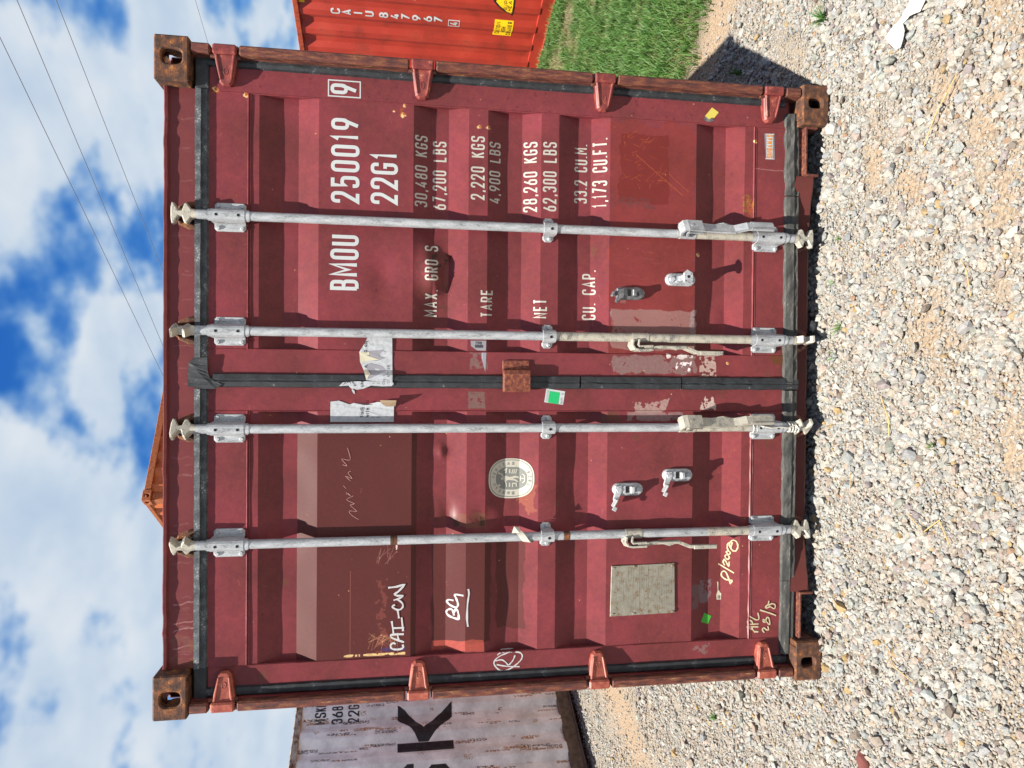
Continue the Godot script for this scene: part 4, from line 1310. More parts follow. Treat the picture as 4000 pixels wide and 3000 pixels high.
	for y in [0.2105, 0.2455]: ribbon(bl, PackedVector2Array([Vector2(2.145, y), Vector2(2.244, y + 0.0008)]), 0.0032, 0.0012, s)
	tiny(part("label_line", bl, M.blue_ink, door))
	sticker(door, "yellow_tag", M.yellow_dull, ["2338,481 2320,452 2296,471 2297,481 2289,493 2301,511"], 0.0008, s, "torn dull yellow tag")
	sticker(door, "yellow_tag_corner", M.zinc_dark, ["2301,511 2289,493 2296,477 2285,473 2278,489 2284,515"], 0.0010, s)
	sticker(door, "bar_code_tape", M.paper_grey, ["1377,1457 1378,1396 1339,1397 1340,1432 1356,1455", "1333,1420 1332,1395 1255,1399"], 0.0008, s, "grey torn bar code tape")
	var bc := MB.new()
	for k in 13: ribbon(bc, PackedVector2Array([Vector2(1.350, 1.410 + k * 0.0024), Vector2(1.361, 1.410 + k * 0.0024)]), 0.0012 if k % 3 else 0.0018, 0.0014, s)
	write(bc, "5562", 1.3625, 1.374, 1.414, 1.438, 0.0014, s, 0.1)
	tiny(part("lettering", bc, M.ink, door))
	latch(door, Vector2(1.5745, 0.823), 1, M.zinc_dark)
	latch(door, Vector2(1.6355, 0.611), 2, M.zinc)

func left_door_marks(door: Node3D, s: Dictionary) -> void:
	# notice, its right edge curling off the door
	var curl := func(p: Vector2) -> float: return ZD + 0.003 + 0.030 * pow(smoothstep(1.112, 1.146, p.x), 1.6) * smoothstep(1.90, 1.74, p.y) + 0.0012 * bump_noise.get_noise_2d(p.x * 40.0, p.y * 40.0)
	var ps := flat_surface(curl, [1.08, 1.095, 1.11, 1.118, 1.126, 1.132, 1.138])
	sticker(door, "torn_notice", M.paper, ["1140,1983 1144,1952 1130,1912 1136,1898 1128,1857 1140,1809 1140,1748 1064,1748 1064,1983"], 0.0, ps, "torn white paper notice on the left door")
	sticker(door, "curled_corner", M.paper_tan, ["1147,1801 1147,1739 1124,1742 1122,1776 1133,1793"], 0.003, ps)
	var tx := MB.new()
	for r in [["THIS U", 1.0808, 1.1405, 1.8611, 1.8726, 0.2], ["WITH U", 1.0807, 1.1357, 1.8411, 1.8526, 0.2], ["[", 1.0807, 1.0844, 1.8203, 1.8312, 0.12], ["[", 1.0807, 1.0844, 1.8011, 1.8124, 0.12], ["[", 1.1285, 1.132, 1.831, 1.842, 0.12]]:
		write(tx, r[0], r[1], r[2], r[3], r[4], 0.0016, ps, r[5])
	tiny(part("lettering", tx, M.ink, door))
	sticker(door, "torn_scrap", M.paper, ["1191,1905 1181,1895 1169,1893 1173,1900 1183,1905"], 0.002, s)
	# green and white inspection stickers
	sticker(door, "inspection_sticker", M.letter, ["1194,1157 1183,1081 1130,1089 1140,1165"], 0.0007, s, "white sticker with a green square")
	sticker(door, "green_square", M.green, ["1184,1143 1178,1103 1132,1109 1139,1150"], 0.0013, s)
	var st := MB.new()
	write(st, "SAM", 1.134, 1.157, 1.093, 1.100, 0.0024, s, 0.12)
	write(st, "5", 1.170, 1.175, 1.088, 1.0955, 0.0024, s, 0.12)
	for k in 2: ribbon(st, PackedVector2Array([Vector2(1.143, 1.158 - k * 0.004), Vector2(1.188, 1.152 - k * 0.004)]), 0.0008, 0.0024, s)
	tiny(part("lettering", st, M.ink, door))
	sticker(door, "green_tag", M.green_bright, ["270,477 254,444 221,458 235,494"], 0.0008, s, "small bright green square tag")
	sticker(door, "seal_tag", M.paper_cream, ["397,420 394,414 364,415 345,402 322,403 321,421 341,423 359,417"], 0.0008, s, "torn cream tag")
	var sg := MB.new()
	write(sg, "SE", 0.3255, 0.341, 0.4065, 0.418, 0.0026, s, 0.15)
	tiny(part("lettering", sg, M.ink, door))
	# hand writing
	var groups := [[M.chalk, 0.0066, ["214,1736 218,1742 216,1750 208,1755 197,1750 193,1733 195,1713 202,1707 211,1710", "220,1704 235,1743 244,1754 251,1749 251,1705", "251,1729 226,1724", "303,1751 256,1744", "276,1746 276,1704", "316,1714 263,1708", "345,1729 313,1724", "365,1739 362,1747 356,1748 346,1731 348,1717 359,1709 373,1714 384,1728 386,1734", "383,1745 391,1720 400,1710 400,1731 408,1741 415,1728 441,1705 435,1732 432,1765"]],
		[M.chalk, 0.0074, ["294,1494 302,1525 314,1540 326,1538 332,1525 326,1516 308,1512", "320,1512 331,1507 332,1501 315,1495 294,1494", "366,1514 368,1532 360,1539 347,1526 340,1504 353,1497 375,1504 390,1509 388,1477", "414,1459 396,1456 357,1461 301,1463 268,1459"]],
		[M.chalk, 0.0048, ["161,1293 150,1326 136,1348 119,1356 96,1340 88,1315 100,1282 124,1252 142,1244 156,1253 161,1282 161,1326 151,1343", "114,1345 105,1304 101,1254", "129,1350 132,1326 120,1308 110,1299 126,1282 147,1273"]],
		[M.chalk_cream, 0.0052, ["388,370 404,363 405,383 419,401 436,400 439,388 419,378 388,368", "471,416 435,356", "465,390 477,396 489,392 477,384 463,376 481,374", "491,384 503,390 510,382 501,374 491,378 491,384", "511,378 520,385 526,379 520,371 512,373 511,378", "526,377 538,382 556,380 560,365 540,370 525,360 549,375 570,365 567,350 546,344 527,352 532,367"]],
		[M.chalk_cream, 0.0052, ["187,266 200,276 211,300 212,276 210,251", "214,281 194,271 190,251", "223,295 223,272 223,251", "222,294 234,299 240,292 235,281 223,277", "260,296 244,269 240,256 246,249 270,255", "186,225 198,234 206,227 198,217 197,206 212,210", "228,221 233,231 241,230 232,217 218,204 226,201 246,206 248,215 228,221", "281,246 266,201 255,174", "318,207 303,210 294,221 288,217 293,201 284,185 290,178 302,181 305,195 298,208"]],
		[M.scratch, 0.0014, ["695,1877 706,1896 721,1911 728,1909 726,1884 749,1908 755,1893 770,1922 784,1898", "791,1924 794,1917 785,1908 798,1924", "824,1934 812,1924", "854,1921 840,1907 861,1928 850,1902 871,1917 878,1907", "903,1938 899,1921 924,1941 920,1918 927,1909 966,1920"]]]
	for g in groups:
		strokes(door, g[0], g[2], g[1], 0.0006, s)
	emblem(door, s)
	data_plate(door)
	latch(door, Vector2(0.793, 0.823), 0, M.zinc)
	latch(door, Vector2(0.847, 0.614), 0, M.zinc)

func oval(c: Vector2, rx: float, ry: float, k := 56, e := 2.5) -> PackedVector2Array:
	var r := PackedVector2Array()
	for i in k:
		var t := TAU * i / k
		var d := Vector2(cos(t), sin(t))
		r.append(c + Vector2(signf(d.x) * pow(absf(d.x), 2.0 / e) * rx, signf(d.y) * pow(absf(d.y), 2.0 / e) * ry))
	return r

func spot(mb: MB, c: Vector2, pts: String, off: float, s: Dictionary) -> void:     # a shape given in tenths of millimetres from c
	var p := PackedVector2Array()
	for q in mm(pts): p.append(c + q * 0.1)
	lay_poly(mb, p, off, s)

func emblem(door: Node3D, s: Dictionary) -> void:
	var c := Vector2(0.838, 1.291)
	var a := MB.new()
	lay_poly(a, oval(c, 0.079, 0.091), 0.0014, s)
	var base := part("round_emblem", a, M.emblem_pale, door, "cream oval inspection emblem with a grey centre")
	var g := MB.new()
	ribbon(g, oval(c, 0.0725, 0.0845), 0.003, 0.0020, s, true)
	lay_poly(g, oval(c + Vector2(0, -0.002), 0.045, 0.0625), 0.0021, s)
	tiny(part("emblem_ring", g, M.emblem_grey, door))
	var t := MB.new()
	var word := "BUREAU VERITAS"
	for i in word.length():
		var ang := PI + 0.12 - (PI + 0.24) * i / float(word.length() - 1)
		if word[i] == " ": continue
		var p := c + Vector2(cos(ang) * 0.0590, sin(ang) * 0.0725)
		var up := Vector2(cos(ang) * 0.0725, sin(ang) * 0.059).normalized()
		var xd := Vector2(up.y, -up.x)
		for gp in glyph_paths(word[i], 0.0085, 0.0125, 0.0021):
			var q := PackedVector2Array()
			for v: Vector2 in gp[0]: q.append(p + xd * (v.x - 0.00425) + up * (v.y - 0.00625))
			ribbon(t, q, 0.0021, 0.0026, s, gp[1])
	var num := "1828"
	for i in 4:
		var ang := -PI / 2 - 0.42 + 0.28 * i
		var p := c + Vector2(cos(ang) * 0.060, sin(ang) * 0.0745)
		var up := -Vector2(cos(ang) * 0.0725, sin(ang) * 0.059).normalized()
		var xd := Vector2(up.y, -up.x)
		for gp in glyph_paths(num[i], 0.0075, 0.0125, 0.0021):
			var q := PackedVector2Array()
			for v: Vector2 in gp[0]: q.append(p + xd * (v.x - 0.00375) + up * (v.y - 0.00625))
			ribbon(t, q, 0.0021, 0.0026, s, gp[1])
	tiny(part("lettering", t, M.emblem_grey, door))
	# the figure: a standing woman with a raised arm, columns, cock, caduceus and anchor around her
	var f := MB.new()
	lay_poly(f, oval(c + Vector2(0.0, 0.034), 0.0052, 0.0058, 14, 2.0), 0.0027, s)
	spot(f, c, "-70,270 60,275 120,200 80,120 60,40 70,-60 110,-180 60,-330 10,-335 20,-200 -20,-80 -40,-200 -110,-300 -160,-280 -90,-150 -70,0 -60,120 -130,190", 0.0027, s)
	spot(f, c, "60,275 180,330 230,440 190,450 140,370 40,300", 0.0029, s)
	lay_poly(f, oval(c + Vector2(0.0215, 0.048), 0.0042, 0.0042, 12, 2.0), 0.0028, s)
	spot(f, c, "-70,270 -190,200 -330,180 -340,140 -190,150 -80,210", 0.0029, s)
	lay_poly(f, oval(c + Vector2(-0.026, 0.047), 0.0046, 0.0058, 12, 2.0), 0.0028, s)
	for x in [0.0205, -0.0335]:
		ribbon(f, PackedVector2Array([c + Vector2(x, 0.004), c + Vector2(x + 0.016, 0.004)]), 0.006, 0.0028, s)
	ribbon(f, PackedVector2Array([c + Vector2(0.020, 0.020), c + Vector2(0.038, 0.016), c + Vector2(0.032, 0.028)]), 0.006, 0.0029, s)
	for k in 3: ribbon(f, PackedVector2Array([c + Vector2(0.018, -0.004 - k * 0.0075), c + Vector2(0.036, -0.010 - k * 0.0075)]), 0.0045, 0.0028 + k * 0.0001, s)
	ribbon(f, PackedVector2Array([c + Vector2(-0.035, -0.008), c + Vector2(-0.02, -0.008), c + Vector2(-0.02, -0.022), c + Vector2(-0.033, -0.024)]), 0.005, 0.0029, s)
	ribbon(f, PackedVector2Array([c + Vector2(0, -0.036), c + Vector2(0, -0.055)]), 0.003, 0.0028, s)
	ribbon(f, PackedVector2Array([c + Vector2(-0.010, -0.040), c + Vector2(0.010, -0.040)]), 0.003, 0.0030, s)
	ribbon(f, PackedVector2Array([c + Vector2(-0.018, -0.046), c + Vector2(-0.010, -0.055), c + Vector2(0.010, -0.055), c + Vector2(0.018, -0.046)]), 0.0035, 0.0032, s)
	tiny(part("emblem_figure", f, M.emblem_pale, door))

func data_plate(door: Node3D) -> void:
	var mb := MB.new()
	var y0 := 0.617
	var y1 := 0.889
	var x0 := 0.283
	var x1 := 0.489
	mb.prism(PackedVector2Array([Vector2(x0 + 0.004, y0), Vector2(x1, y0 + 0.004), Vector2(x1 - 0.004, y1 - 0.004), Vector2(x0, y1)]), ZD - 0.001, ZD + 0.005, 0.001)
	for q in [[x0 + 0.010, y0 + 0.010], [x1 - 0.010, y0 + 0.013], [x0 + 0.010, y1 - 0.010], [x1 - 0.012, y1 - 0.012], [x0 + 0.008, 0.792], [x1 - 0.008, 0.79]]:
		mb.tube(Vector3(q[0], q[1], ZD + 0.004), Vector3(q[0], q[1], ZD + 0.0085), 0.0052, 0.0036, 10)
	part("data_plate", mb, M.plate, door, "grey metal approval plate riveted to the left door")
	var ps := flat_surface(func(_p: Vector2) -> float: return ZD + 0.005, [])
	var l := MB.new()
	for r in [["APPROVED FOR TRANSPORT", 0.305, 0.472, 0.862, 0.873], ["UNDER CUSTOMS SEAL", 0.325, 0.462, 0.845, 0.856], ["CSC SAFETY APPROVAL", 0.335, 0.45, 0.711, 0.720]]:
		write(l, r[0], r[1], r[2], r[3], r[4], 0.0005, ps, 0.16, 0.35)
	for b in [[0.34, 0.43, 0.826, 0.838], [0.31, 0.36, 0.805, 0.817], [0.42, 0.472, 0.805, 0.817], [0.385, 0.475, 0.752, 0.764], [0.335, 0.42, 0.696, 0.705], [0.43, 0.475, 0.632, 0.69]]:
		ribbon(l, PackedVector2Array([Vector2(b[0], b[2]), Vector2(b[1], b[2]), Vector2(b[1], b[3]), Vector2(b[0], b[3])]), 0.0016, 0.0006, ps, true)
	for y in [0.797, 0.770, 0.733]: ribbon(l, PackedVector2Array([Vector2(0.292, y), Vector2(0.482, y)]), 0.0016, 0.0006, ps)
	for k in 9: ribbon(l, PackedVector2Array([Vector2(0.362, 0.629 + k * 0.007), Vector2(0.425, 0.629 + k * 0.007)]), 0.002, 0.0006, ps)
	var rr := RandomNumberGenerator.new()
	rr.seed = 4
	for k in 34:                      # rows of small stamped characters
		var y := 0.628 + (k % 9) * 0.0072 if k < 18 else 0.742 + (k % 6) * 0.009
		var x := 0.30 + rr.randf() * 0.02 if k < 18 else (0.30 if k % 2 else 0.39) + rr.randf() * 0.02
		var n := rr.randi_range(4, 9)
		for q in n: ribbon(l, PackedVector2Array([Vector2(x + q * 0.006, y), Vector2(x + q * 0.006 + 0.0035, y)]), 0.0032, 0.0004 + 0.00001 * k, ps)
	tiny(part("stamped_lettering", l, M.plate_line, door))

# ------------------------------------------------------------------ sky: air and clouds
func sky_texture() -> ImageTexture:
	var w := 2048
	var h := 1024
	var n := FastNoiseLite.new()
	n.seed = 21
	n.noise_type = FastNoiseLite.TYPE_SIMPLEX_SMOOTH
	n.fractal_octaves = 6
	n.fractal_gain = 0.56
	n.frequency = 1.1
	var n2 := FastNoiseLite.new()
	n2.seed = 8
	n2.noise_type = FastNoiseLite.TYPE_SIMPLEX_SMOOTH
	n2.fractal_octaves = 4
	n2.frequency = 2.6
	# bearing, height, spread of each, amount: openings (-) and banks of cloud (+), degrees
	var banks := [[-17, 26.5, 9, 3.0, 0.6], [-24, 22.0, 4, 1.8, 0.6], [-6, 17.5, 10, 2.6, 0.45], [-17, 16.0, 6, 1.6, 0.4], [3, 19.0, 6, 2.2, 0.4], [12, 20.5, 7, 2.4, 0.4], [21, 21, 8, 4, 0.35], [24, 16.8, 5, 2.4, 0.45], [-25, 15.2, 3, 0.9, 0.5], [-25.5, 11.0, 4, 1.6, 0.1], [-26, 7.5, 4, 1.0, -0.2], [25, 10, 6, 2.5, 0.3], [26, 6.6, 7, 1.3, -1.0]]
	# a long opening of clear blue between the banks: bearing, height, half width
	var gap := [[18.0, 29.5, 3.0], [9.0, 27.4, 2.3], [4.0, 26.0, 2.6], [0.0, 24.4, 2.6], [-4.0, 23.3, 2.2], [-8.0, 22.4, 1.5], [-12.0, 21.2, 1.0], [-16.0, 20.2, 0.9], [-19.5, 19.2, 0.9], [-22.5, 17.8, 1.0]]
	var data := PackedByteArray()
	data.resize(w * h * 3)
	data.fill(150)
	for j in h:
		var el := 90.0 - 180.0 * (j + 0.5) / h
		if el < -2.0:
			for i in w:
				var o := (j * w + i) * 3
				data[o] = 150; data[o + 1] = 138; data[o + 2] = 122
			continue
		var ce := cos(deg_to_rad(el))
		var se := sin(deg_to_rad(el))
		var t := clampf(el / 55.0, 0.0, 1.0)
		var air := Color(0.52, 0.76, 0.96).lerp(Color(0.10, 0.37, 0.76), pow(t, 0.5) * 1.18 if t < 0.7 else 1.0)
		air = air.lerp(Color(0.07, 0.24, 0.56), clampf((el - 24.0) / 40.0, 0.0, 1.0))
		for i in w:
			var az := 360.0 * (i + 0.5) / w - 180.0
			var a := deg_to_rad(az)
			var k := 1.0 / (maxf(se, 0.0) + 0.34)
			var px := sin(a) * ce * k
			var pz := -cos(a) * ce * k
			var v := n.get_noise_3d(px * 2.6, 0.0, pz * 2.6)
			var g := v * 1.1 + 0.14 + 0.20 * smoothstep(36.0, 28.0, el) * smoothstep(-4.0, 8.0, el)
			if el < 34.0 and absf(az) < 42.0:
				var near := 9.0
				for b in gap.size() - 1:
					var s0 := Vector2(gap[b][0] * 0.92, gap[b][1])
					var s1 := Vector2(gap[b + 1][0] * 0.92, gap[b + 1][1])
					var pt := Vector2(az * 0.92, el)
					var f := clampf((pt - s0).dot(s1 - s0) / (s1 - s0).length_squared(), 0.0, 1.0)
					near = minf(near, pt.distance_to(s0.lerp(s1, f)) / lerpf(gap[b][2], gap[b + 1][2], f))
				g -= 2.2 * smoothstep(1.6, 0.7, near)
				for b in banks:
					var q: float = (az - b[0]) / b[2]
					var r: float = (el - b[1]) / b[3]
					var d := q * q + r * r
					if d < 7.0: g += b[4] * exp(-d * 0.9)
			var cover := smoothstep(-0.16, 0.40, g)
			var o := (j * w + i) * 3
			var c := air
			if cover > 0.0:
				var sh := n2.get_noise_3d(px * 2.2, 3.0, pz * 2.2) * 0.5 + v * 0.5
				var body := clampf(0.58 + sh * 0.75 + smoothstep(0.9, 0.25, g) * 0.22, 0.0, 1.0)
				var cc := Color(0.66, 0.78, 0.91).lerp(Color(0.95, 0.975, 1.0), body)
				c = air.lerp(cc, cover * 0.96)
			data[o] = int(clampf(c.r, 0, 1) * 255); data[o + 1] = int(clampf(c.g, 0, 1) * 255); data[o + 2] = int(clampf(c.b, 0, 1) * 255)
	return as_texture(data, w, h)

# ------------------------------------------------------------------ the yard
func ground_y(x: float, z: float) -> float:
	var y := -0.012 + 0.010 * soil_noise.get_noise_2d(x * 1.3, z * 1.3) + 0.006 * soil_noise.get_noise_2d(x * 5.0 + 40.0, z * 5.0)
	y -= 0.012 * smoothstep(-0.02, -0.10, z) * smoothstep(-0.02, 0.1, x) * smoothstep(2.46, 2.34, x)
	y -= 0.03 * smoothstep(2.6, 4.5, x) * smoothstep(-1.0, -5.0, z)
	return y

func grass_line(x: float) -> float:       # grass lies behind this z
	return -1.30 + (x - 3.13) * 0.8 + 0.10 * soil_noise.get_noise_2d(x * 4.0, 77.0)

func bare(x: float, z: float) -> float:   # 0 loose stone ... 1 bare soil
	var b := smoothstep(0.05, 0.5, soil_noise.get_noise_2d(x * 1.9 + 9.0, z * 1.9 - 4.0)) * 0.38
	if x > 2.3:
		var d := z - grass_line(x)
		b = maxf(b, smoothstep(-0.2, 0.05, d) * smoothstep(0.50, 0.25, d))
	# sandy tyre track along the left, and the trodden corner near the viewer
	b = maxf(b, 0.85 * exp(-pow((x + 1.25 + (z + 3.0) * 0.28) / 0.30, 2.0)) * smoothstep(-1.5, -2.4, z))
	b = maxf(b, 0.75 * exp(-pow((x - 2.15) / 0.5, 2.0) - pow((z - 1.05) / 0.28, 2.0)))
	b = maxf(b, 0.55 * exp(-pow((x - 0.55) / 0.7, 2.0) - pow((z - 0.98) / 0.16, 2.0)))
	for q in [[1.93, 0.48, 0.16, 0.11], [1.44, 0.56, 0.30, 0.12], [2.0, 0.80, 0.26, 0.11], [1.70, 0.88, 0.34, 0.10], [2.20, 0.62, 0.20, 0.09], [2.08, 0.28, 0.14, 0.10], [1.09, 0.92, 0.26, 0.07], [1.35, 0.70, 0.12, 0.09], [2.45, 0.85, 0.3, 0.15]]:
		b = maxf(b, 1.0 * exp(-pow((x - q[0]) / q[2], 2.0) - pow((z - q[1]) / q[3], 2.0)) * (0.8 + 0.7 * soil_noise.get_noise_2d(x * 7.0, z * 7.0)))
	return clampf(b, 0.0, 1.0)

func build_ground() -> void:
	var xs := []
	var zs := []
	for v in [-500.0, -250.0, -120.0, -60.0, -32.0, -18.0, -12.0, -9.0, -7.0]: xs.append(v)
	var x := -6.0
	while x < 7.01: xs.append(x); x += 0.09
	for v in [8.0, 10.0, 14.0, 20.0, 34.0, 60.0, 120.0, 250.0, 500.0]: xs.append(v)
	for v in [-500.0, -250.0, -120.0, -60.0, -32.0, -22.0, -16.0, -12.0, -10.0]: zs.append(v)
	var z := -9.0
	while z < 2.6: zs.append(z); z += 0.09
	for v in [3.2, 4.5, 7.0, 12.0, 24.0, 60.0, 200.0, 500.0]: zs.append(v)
	var V := PackedVector3Array()
	var N := PackedVector3Array()
	var C := PackedColorArray()
	var I := PackedInt32Array()
	for zz: float in zs:
		for xx: float in xs:
			V.append(Vector3(xx, ground_y(xx, zz), zz))
			var e := 0.05
			N.append(Vector3(ground_y(xx - e, zz) - ground_y(xx + e, zz), 2 * e, ground_y(xx, zz - e) - ground_y(xx, zz + e)).normalized())
			var b := bare(xx, zz)
			var c := Color(0.33, 0.31, 0.28).lerp(Color(0.40, 0.31, 0.225), clampf(b * 1.1, 0, 1))
			if xx > 2.3:
				var g := smoothstep(0.05, -0.25, zz - grass_line(xx))
				c = c.lerp(Color(0.16, 0.13, 0.07), g * 0.85)
			C.append(c)
	var nx := xs.size()
	for j in zs.size() - 1:
		for i in nx - 1:
			var a := j * nx + i
			I.append_array([a, a + 1, a + nx, a + 1, a + nx + 1, a + nx])
	var t := []
	t.resize(Mesh.ARRAY_MAX)
	t[Mesh.ARRAY_VERTEX] = V; t[Mesh.ARRAY_NORMAL] = N; t[Mesh.ARRAY_COLOR] = C; t[Mesh.ARRAY_INDEX] = I
	var m := ArrayMesh.new()
	m.add_surface_from_arrays(Mesh.PRIMITIVE_TRIANGLES, t)
	var g := MeshInstance3D.new()
	g.name = "ground"
	g.mesh = m
	var grit := noise(512, 41, 0.055, 1, true)
	var mat := triplanar(ramp(512, [[0.0, 150, 140, 128], [0.3, 205, 198, 190], [0.6, 226, 222, 216], [1.0, 252, 248, 240]], noise(512, 42, 0.06, 4), noise(512, 43, 0.2, 2), 0.9), 1.7, 0.95, 0.0, as_texture(grit, 512, 512, Image.FORMAT_L8), 0.7)
	mat.vertex_color_use_as_albedo = true
	g.material_override = mat
	g.set_meta("kind", "structure")
	add_child(g, true)

func stone_mesh(sd: int) -> ArrayMesh:
	var r := RandomNumberGenerator.new()
	r.seed = sd
	var p := (1.0 + sqrt(5.0)) / 2.0
	var v := []
	for q in [[-1, p, 0], [1, p, 0], [-1, -p, 0], [1, -p, 0], [0, -1, p], [0, 1, p], [0, -1, -p], [0, 1, -p], [p, 0, -1], [p, 0, 1], [-p, 0, -1], [-p, 0, 1]]:
		var d := Vector3(q[0], q[1], q[2]).normalized() * r.randf_range(0.72, 1.18)
		v.append(d)
	for k in 3:                                   # a few cleaved faces
		var nn := Vector3(r.randfn(), r.randfn(), r.randfn()).normalized()
		var lim := r.randf_range(0.45, 0.7)
		for i in 12:
			var e: float = v[i].dot(nn) - lim
			if e > 0.0: v[i] -= nn * e
	for i in 12: v[i] *= Vector3(r.randf_range(1.0, 1.25), r.randf_range(0.6, 0.8), r.randf_range(0.8, 1.0))
	var mb := MB.new()
	for f in [[0, 11, 5], [0, 5, 1], [0, 1, 7], [0, 7, 10], [0, 10, 11], [1, 5, 9], [5, 11, 4], [11, 10, 2], [10, 7, 6], [7, 1, 8], [3, 9, 4], [3, 4, 2], [3, 2, 6], [3, 6, 8], [3, 8, 9], [4, 9, 5], [2, 4, 11], [6, 2, 10], [8, 6, 7], [9, 8, 1]]:
		mb.tri(v[f[0]], v[f[1]], v[f[2]])
	return mb.mesh()

func build_gravel() -> void:
	var root := Node3D.new()
	root.name = "gravel"
	add_child(root, true)
	tagged(root, "loose pale crushed stone spread over the yard around the maroon container", "gravel")
	root.set_meta("kind", "stuff")
	var mat := triplanar(ramp(512, [[0.0, 168, 164, 160], [0.5, 226, 224, 222], [1.0, 255, 255, 255]], noise(512, 51, 0.03, 4), noise(512, 52, 0.2, 2), 0.7), 9.0, 0.9)
	mat.vertex_color_use_as_albedo = true
	var tints := [Color(0.47, 0.48, 0.455), Color(0.50, 0.50, 0.47), Color(0.43, 0.45, 0.44), Color(0.52, 0.48, 0.42), Color(0.52, 0.455, 0.375), Color(0.46, 0.39, 0.33), Color(0.50, 0.40, 0.35), Color(0.42, 0.46, 0.46), Color(0.40, 0.42, 0.44), Color(0.33, 0.29, 0.30), Color(0.22, 0.18, 0.15), Color(0.50, 0.35, 0.16), Color(0.42, 0.26, 0.16), Color(0.60, 0.59, 0.55), Color(0.55, 0.53, 0.48), Color(0.44, 0.47, 0.42)]
	var odds := [14, 14, 10, 12, 10, 6, 5, 6, 6, 4, 2, 2, 1, 6, 8, 4]
	var bag := []
	for i in 16:
		for k in odds[i]: bag.append(tints[i])
	var r := RandomNumberGenerator.new()
	r.seed = 3
	var eye_at := Vector3(1.25, 1.755, 2.77)
	var V := 8
	var lists := []
	for i in V: lists.append([])
	for cls in [[1300000, 0.0036, 0.0075, 0.0], [620000, 0.0075, 0.0135, 0.25], [90000, 0.0135, 0.023, 0.7], [2600, 0.024, 0.036, 1.0]]:
		for k in cls[0]:
			var x := r.randf_range(-3.2, 4.7)
			var z := r.randf_range(-4.8, 1.6)
			var q := r.randf()
			if x > -0.02 and x < 2.46 and z < -0.10 and (z < -0.7 or q > 0.5): continue
			var d2 := (x - eye_at.x) * (x - eye_at.x) + (z - eye_at.z) * (z - eye_at.z) + 3.0
			if q > 6.2 / d2: continue
			var b := bare(x, z)
			if r.randf() < minf(b * 1.25, 1.0) * (0.90 + 0.10 * cls[3]): continue
			if cls[3] > 0.0:
				var cl := soil_noise.get_noise_2d(x * 2.6 - 30.0, z * 2.6 + 11.0) + 0.35 * soil_noise.get_noise_2d(x * 9.0, z * 9.0)
				if r.randf() > smoothstep(-0.6, 0.25, cl): continue
			if x > 2.6 and z < grass_line(x) - 0.02: continue
			var s := r.randf_range(cls[1], cls[2])
			var y := ground_y(x, z) + s * r.randf_range(0.05, 0.8)
			var bs := Basis(Vector3.UP, r.randf() * TAU) * Basis(Vector3(1, 0, 0), r.randfn() * 0.5) * Basis(Vector3(0, 0, 1), r.randfn() * 0.5)
			var c: Color = bag[r.randi() % bag.size()]
			c = c.lerp(Color(0.52, 0.44, 0.35), r.randf() * 0.12 + b * 0.3)
			var f := r.randf_range(0.66, 0.92)
			lists[r.randi() % V].append([Transform3D(bs.scaled_local(Vector3.ONE * s), Vector3(x, y, z)), Color(c.r * f, c.g * f, c.b * f)])
	var total := 0
	for i in V:
		var mm_ := MultiMesh.new()
		mm_.transform_format = MultiMesh.TRANSFORM_3D
		mm_.use_colors = true
		mm_.mesh = stone_mesh(100 + i)
		mm_.instance_count = lists[i].size()
		total += lists[i].size()
		for k in lists[i].size():
			mm_.set_instance_transform(k, lists[i][k][0])
			mm_.set_instance_color(k, lists[i][k][1])
		var o := MultiMeshInstance3D.new()
		o.name = "stones"
		o.multimesh = mm_
		o.material_override = mat
		o.set_meta("kind", "stuff")
		root.add_child(o, true)
	print("stones ", total)

func tuft(sd: int, n: int, tall: float, spread: float, wide: float) -> MB:      # a clump of curved blades
	var r := RandomNumberGenerator.new()
	r.seed = sd
	var mb := MB.new()
	for k in n:
		var a := r.randf() * TAU
		var root := Vector3(cos(a), 0, sin(a)) * spread * r.randf()
		var dir := Vector3(cos(a + r.randfn() * 0.5), 0, sin(a + r.randfn() * 0.5))
		var h := tall * r.randf_range(0.55, 1.15)
		var lean := r.randf_range(0.15, 0.9)
		var side := Vector3(-dir.z, 0, dir.x).rotated(Vector3.UP, r.randf_range(-0.9, 0.9))
		var last := []
		for s in 4:
			var t := s / 3.0
			var p := root + dir * h * lean * t * t + Vector3.UP * h * (t - 0.38 * lean * t * t)
			var w := wide * (1.0 - t * t) * 0.5
			var cur := [p - side * w, p + side * w]
			if s > 0:
				if s < 3: mb.quad(last[0], last[1], cur[1], cur[0])
				else: mb.tri(last[0], last[1], p)
			last = cur
	return mb

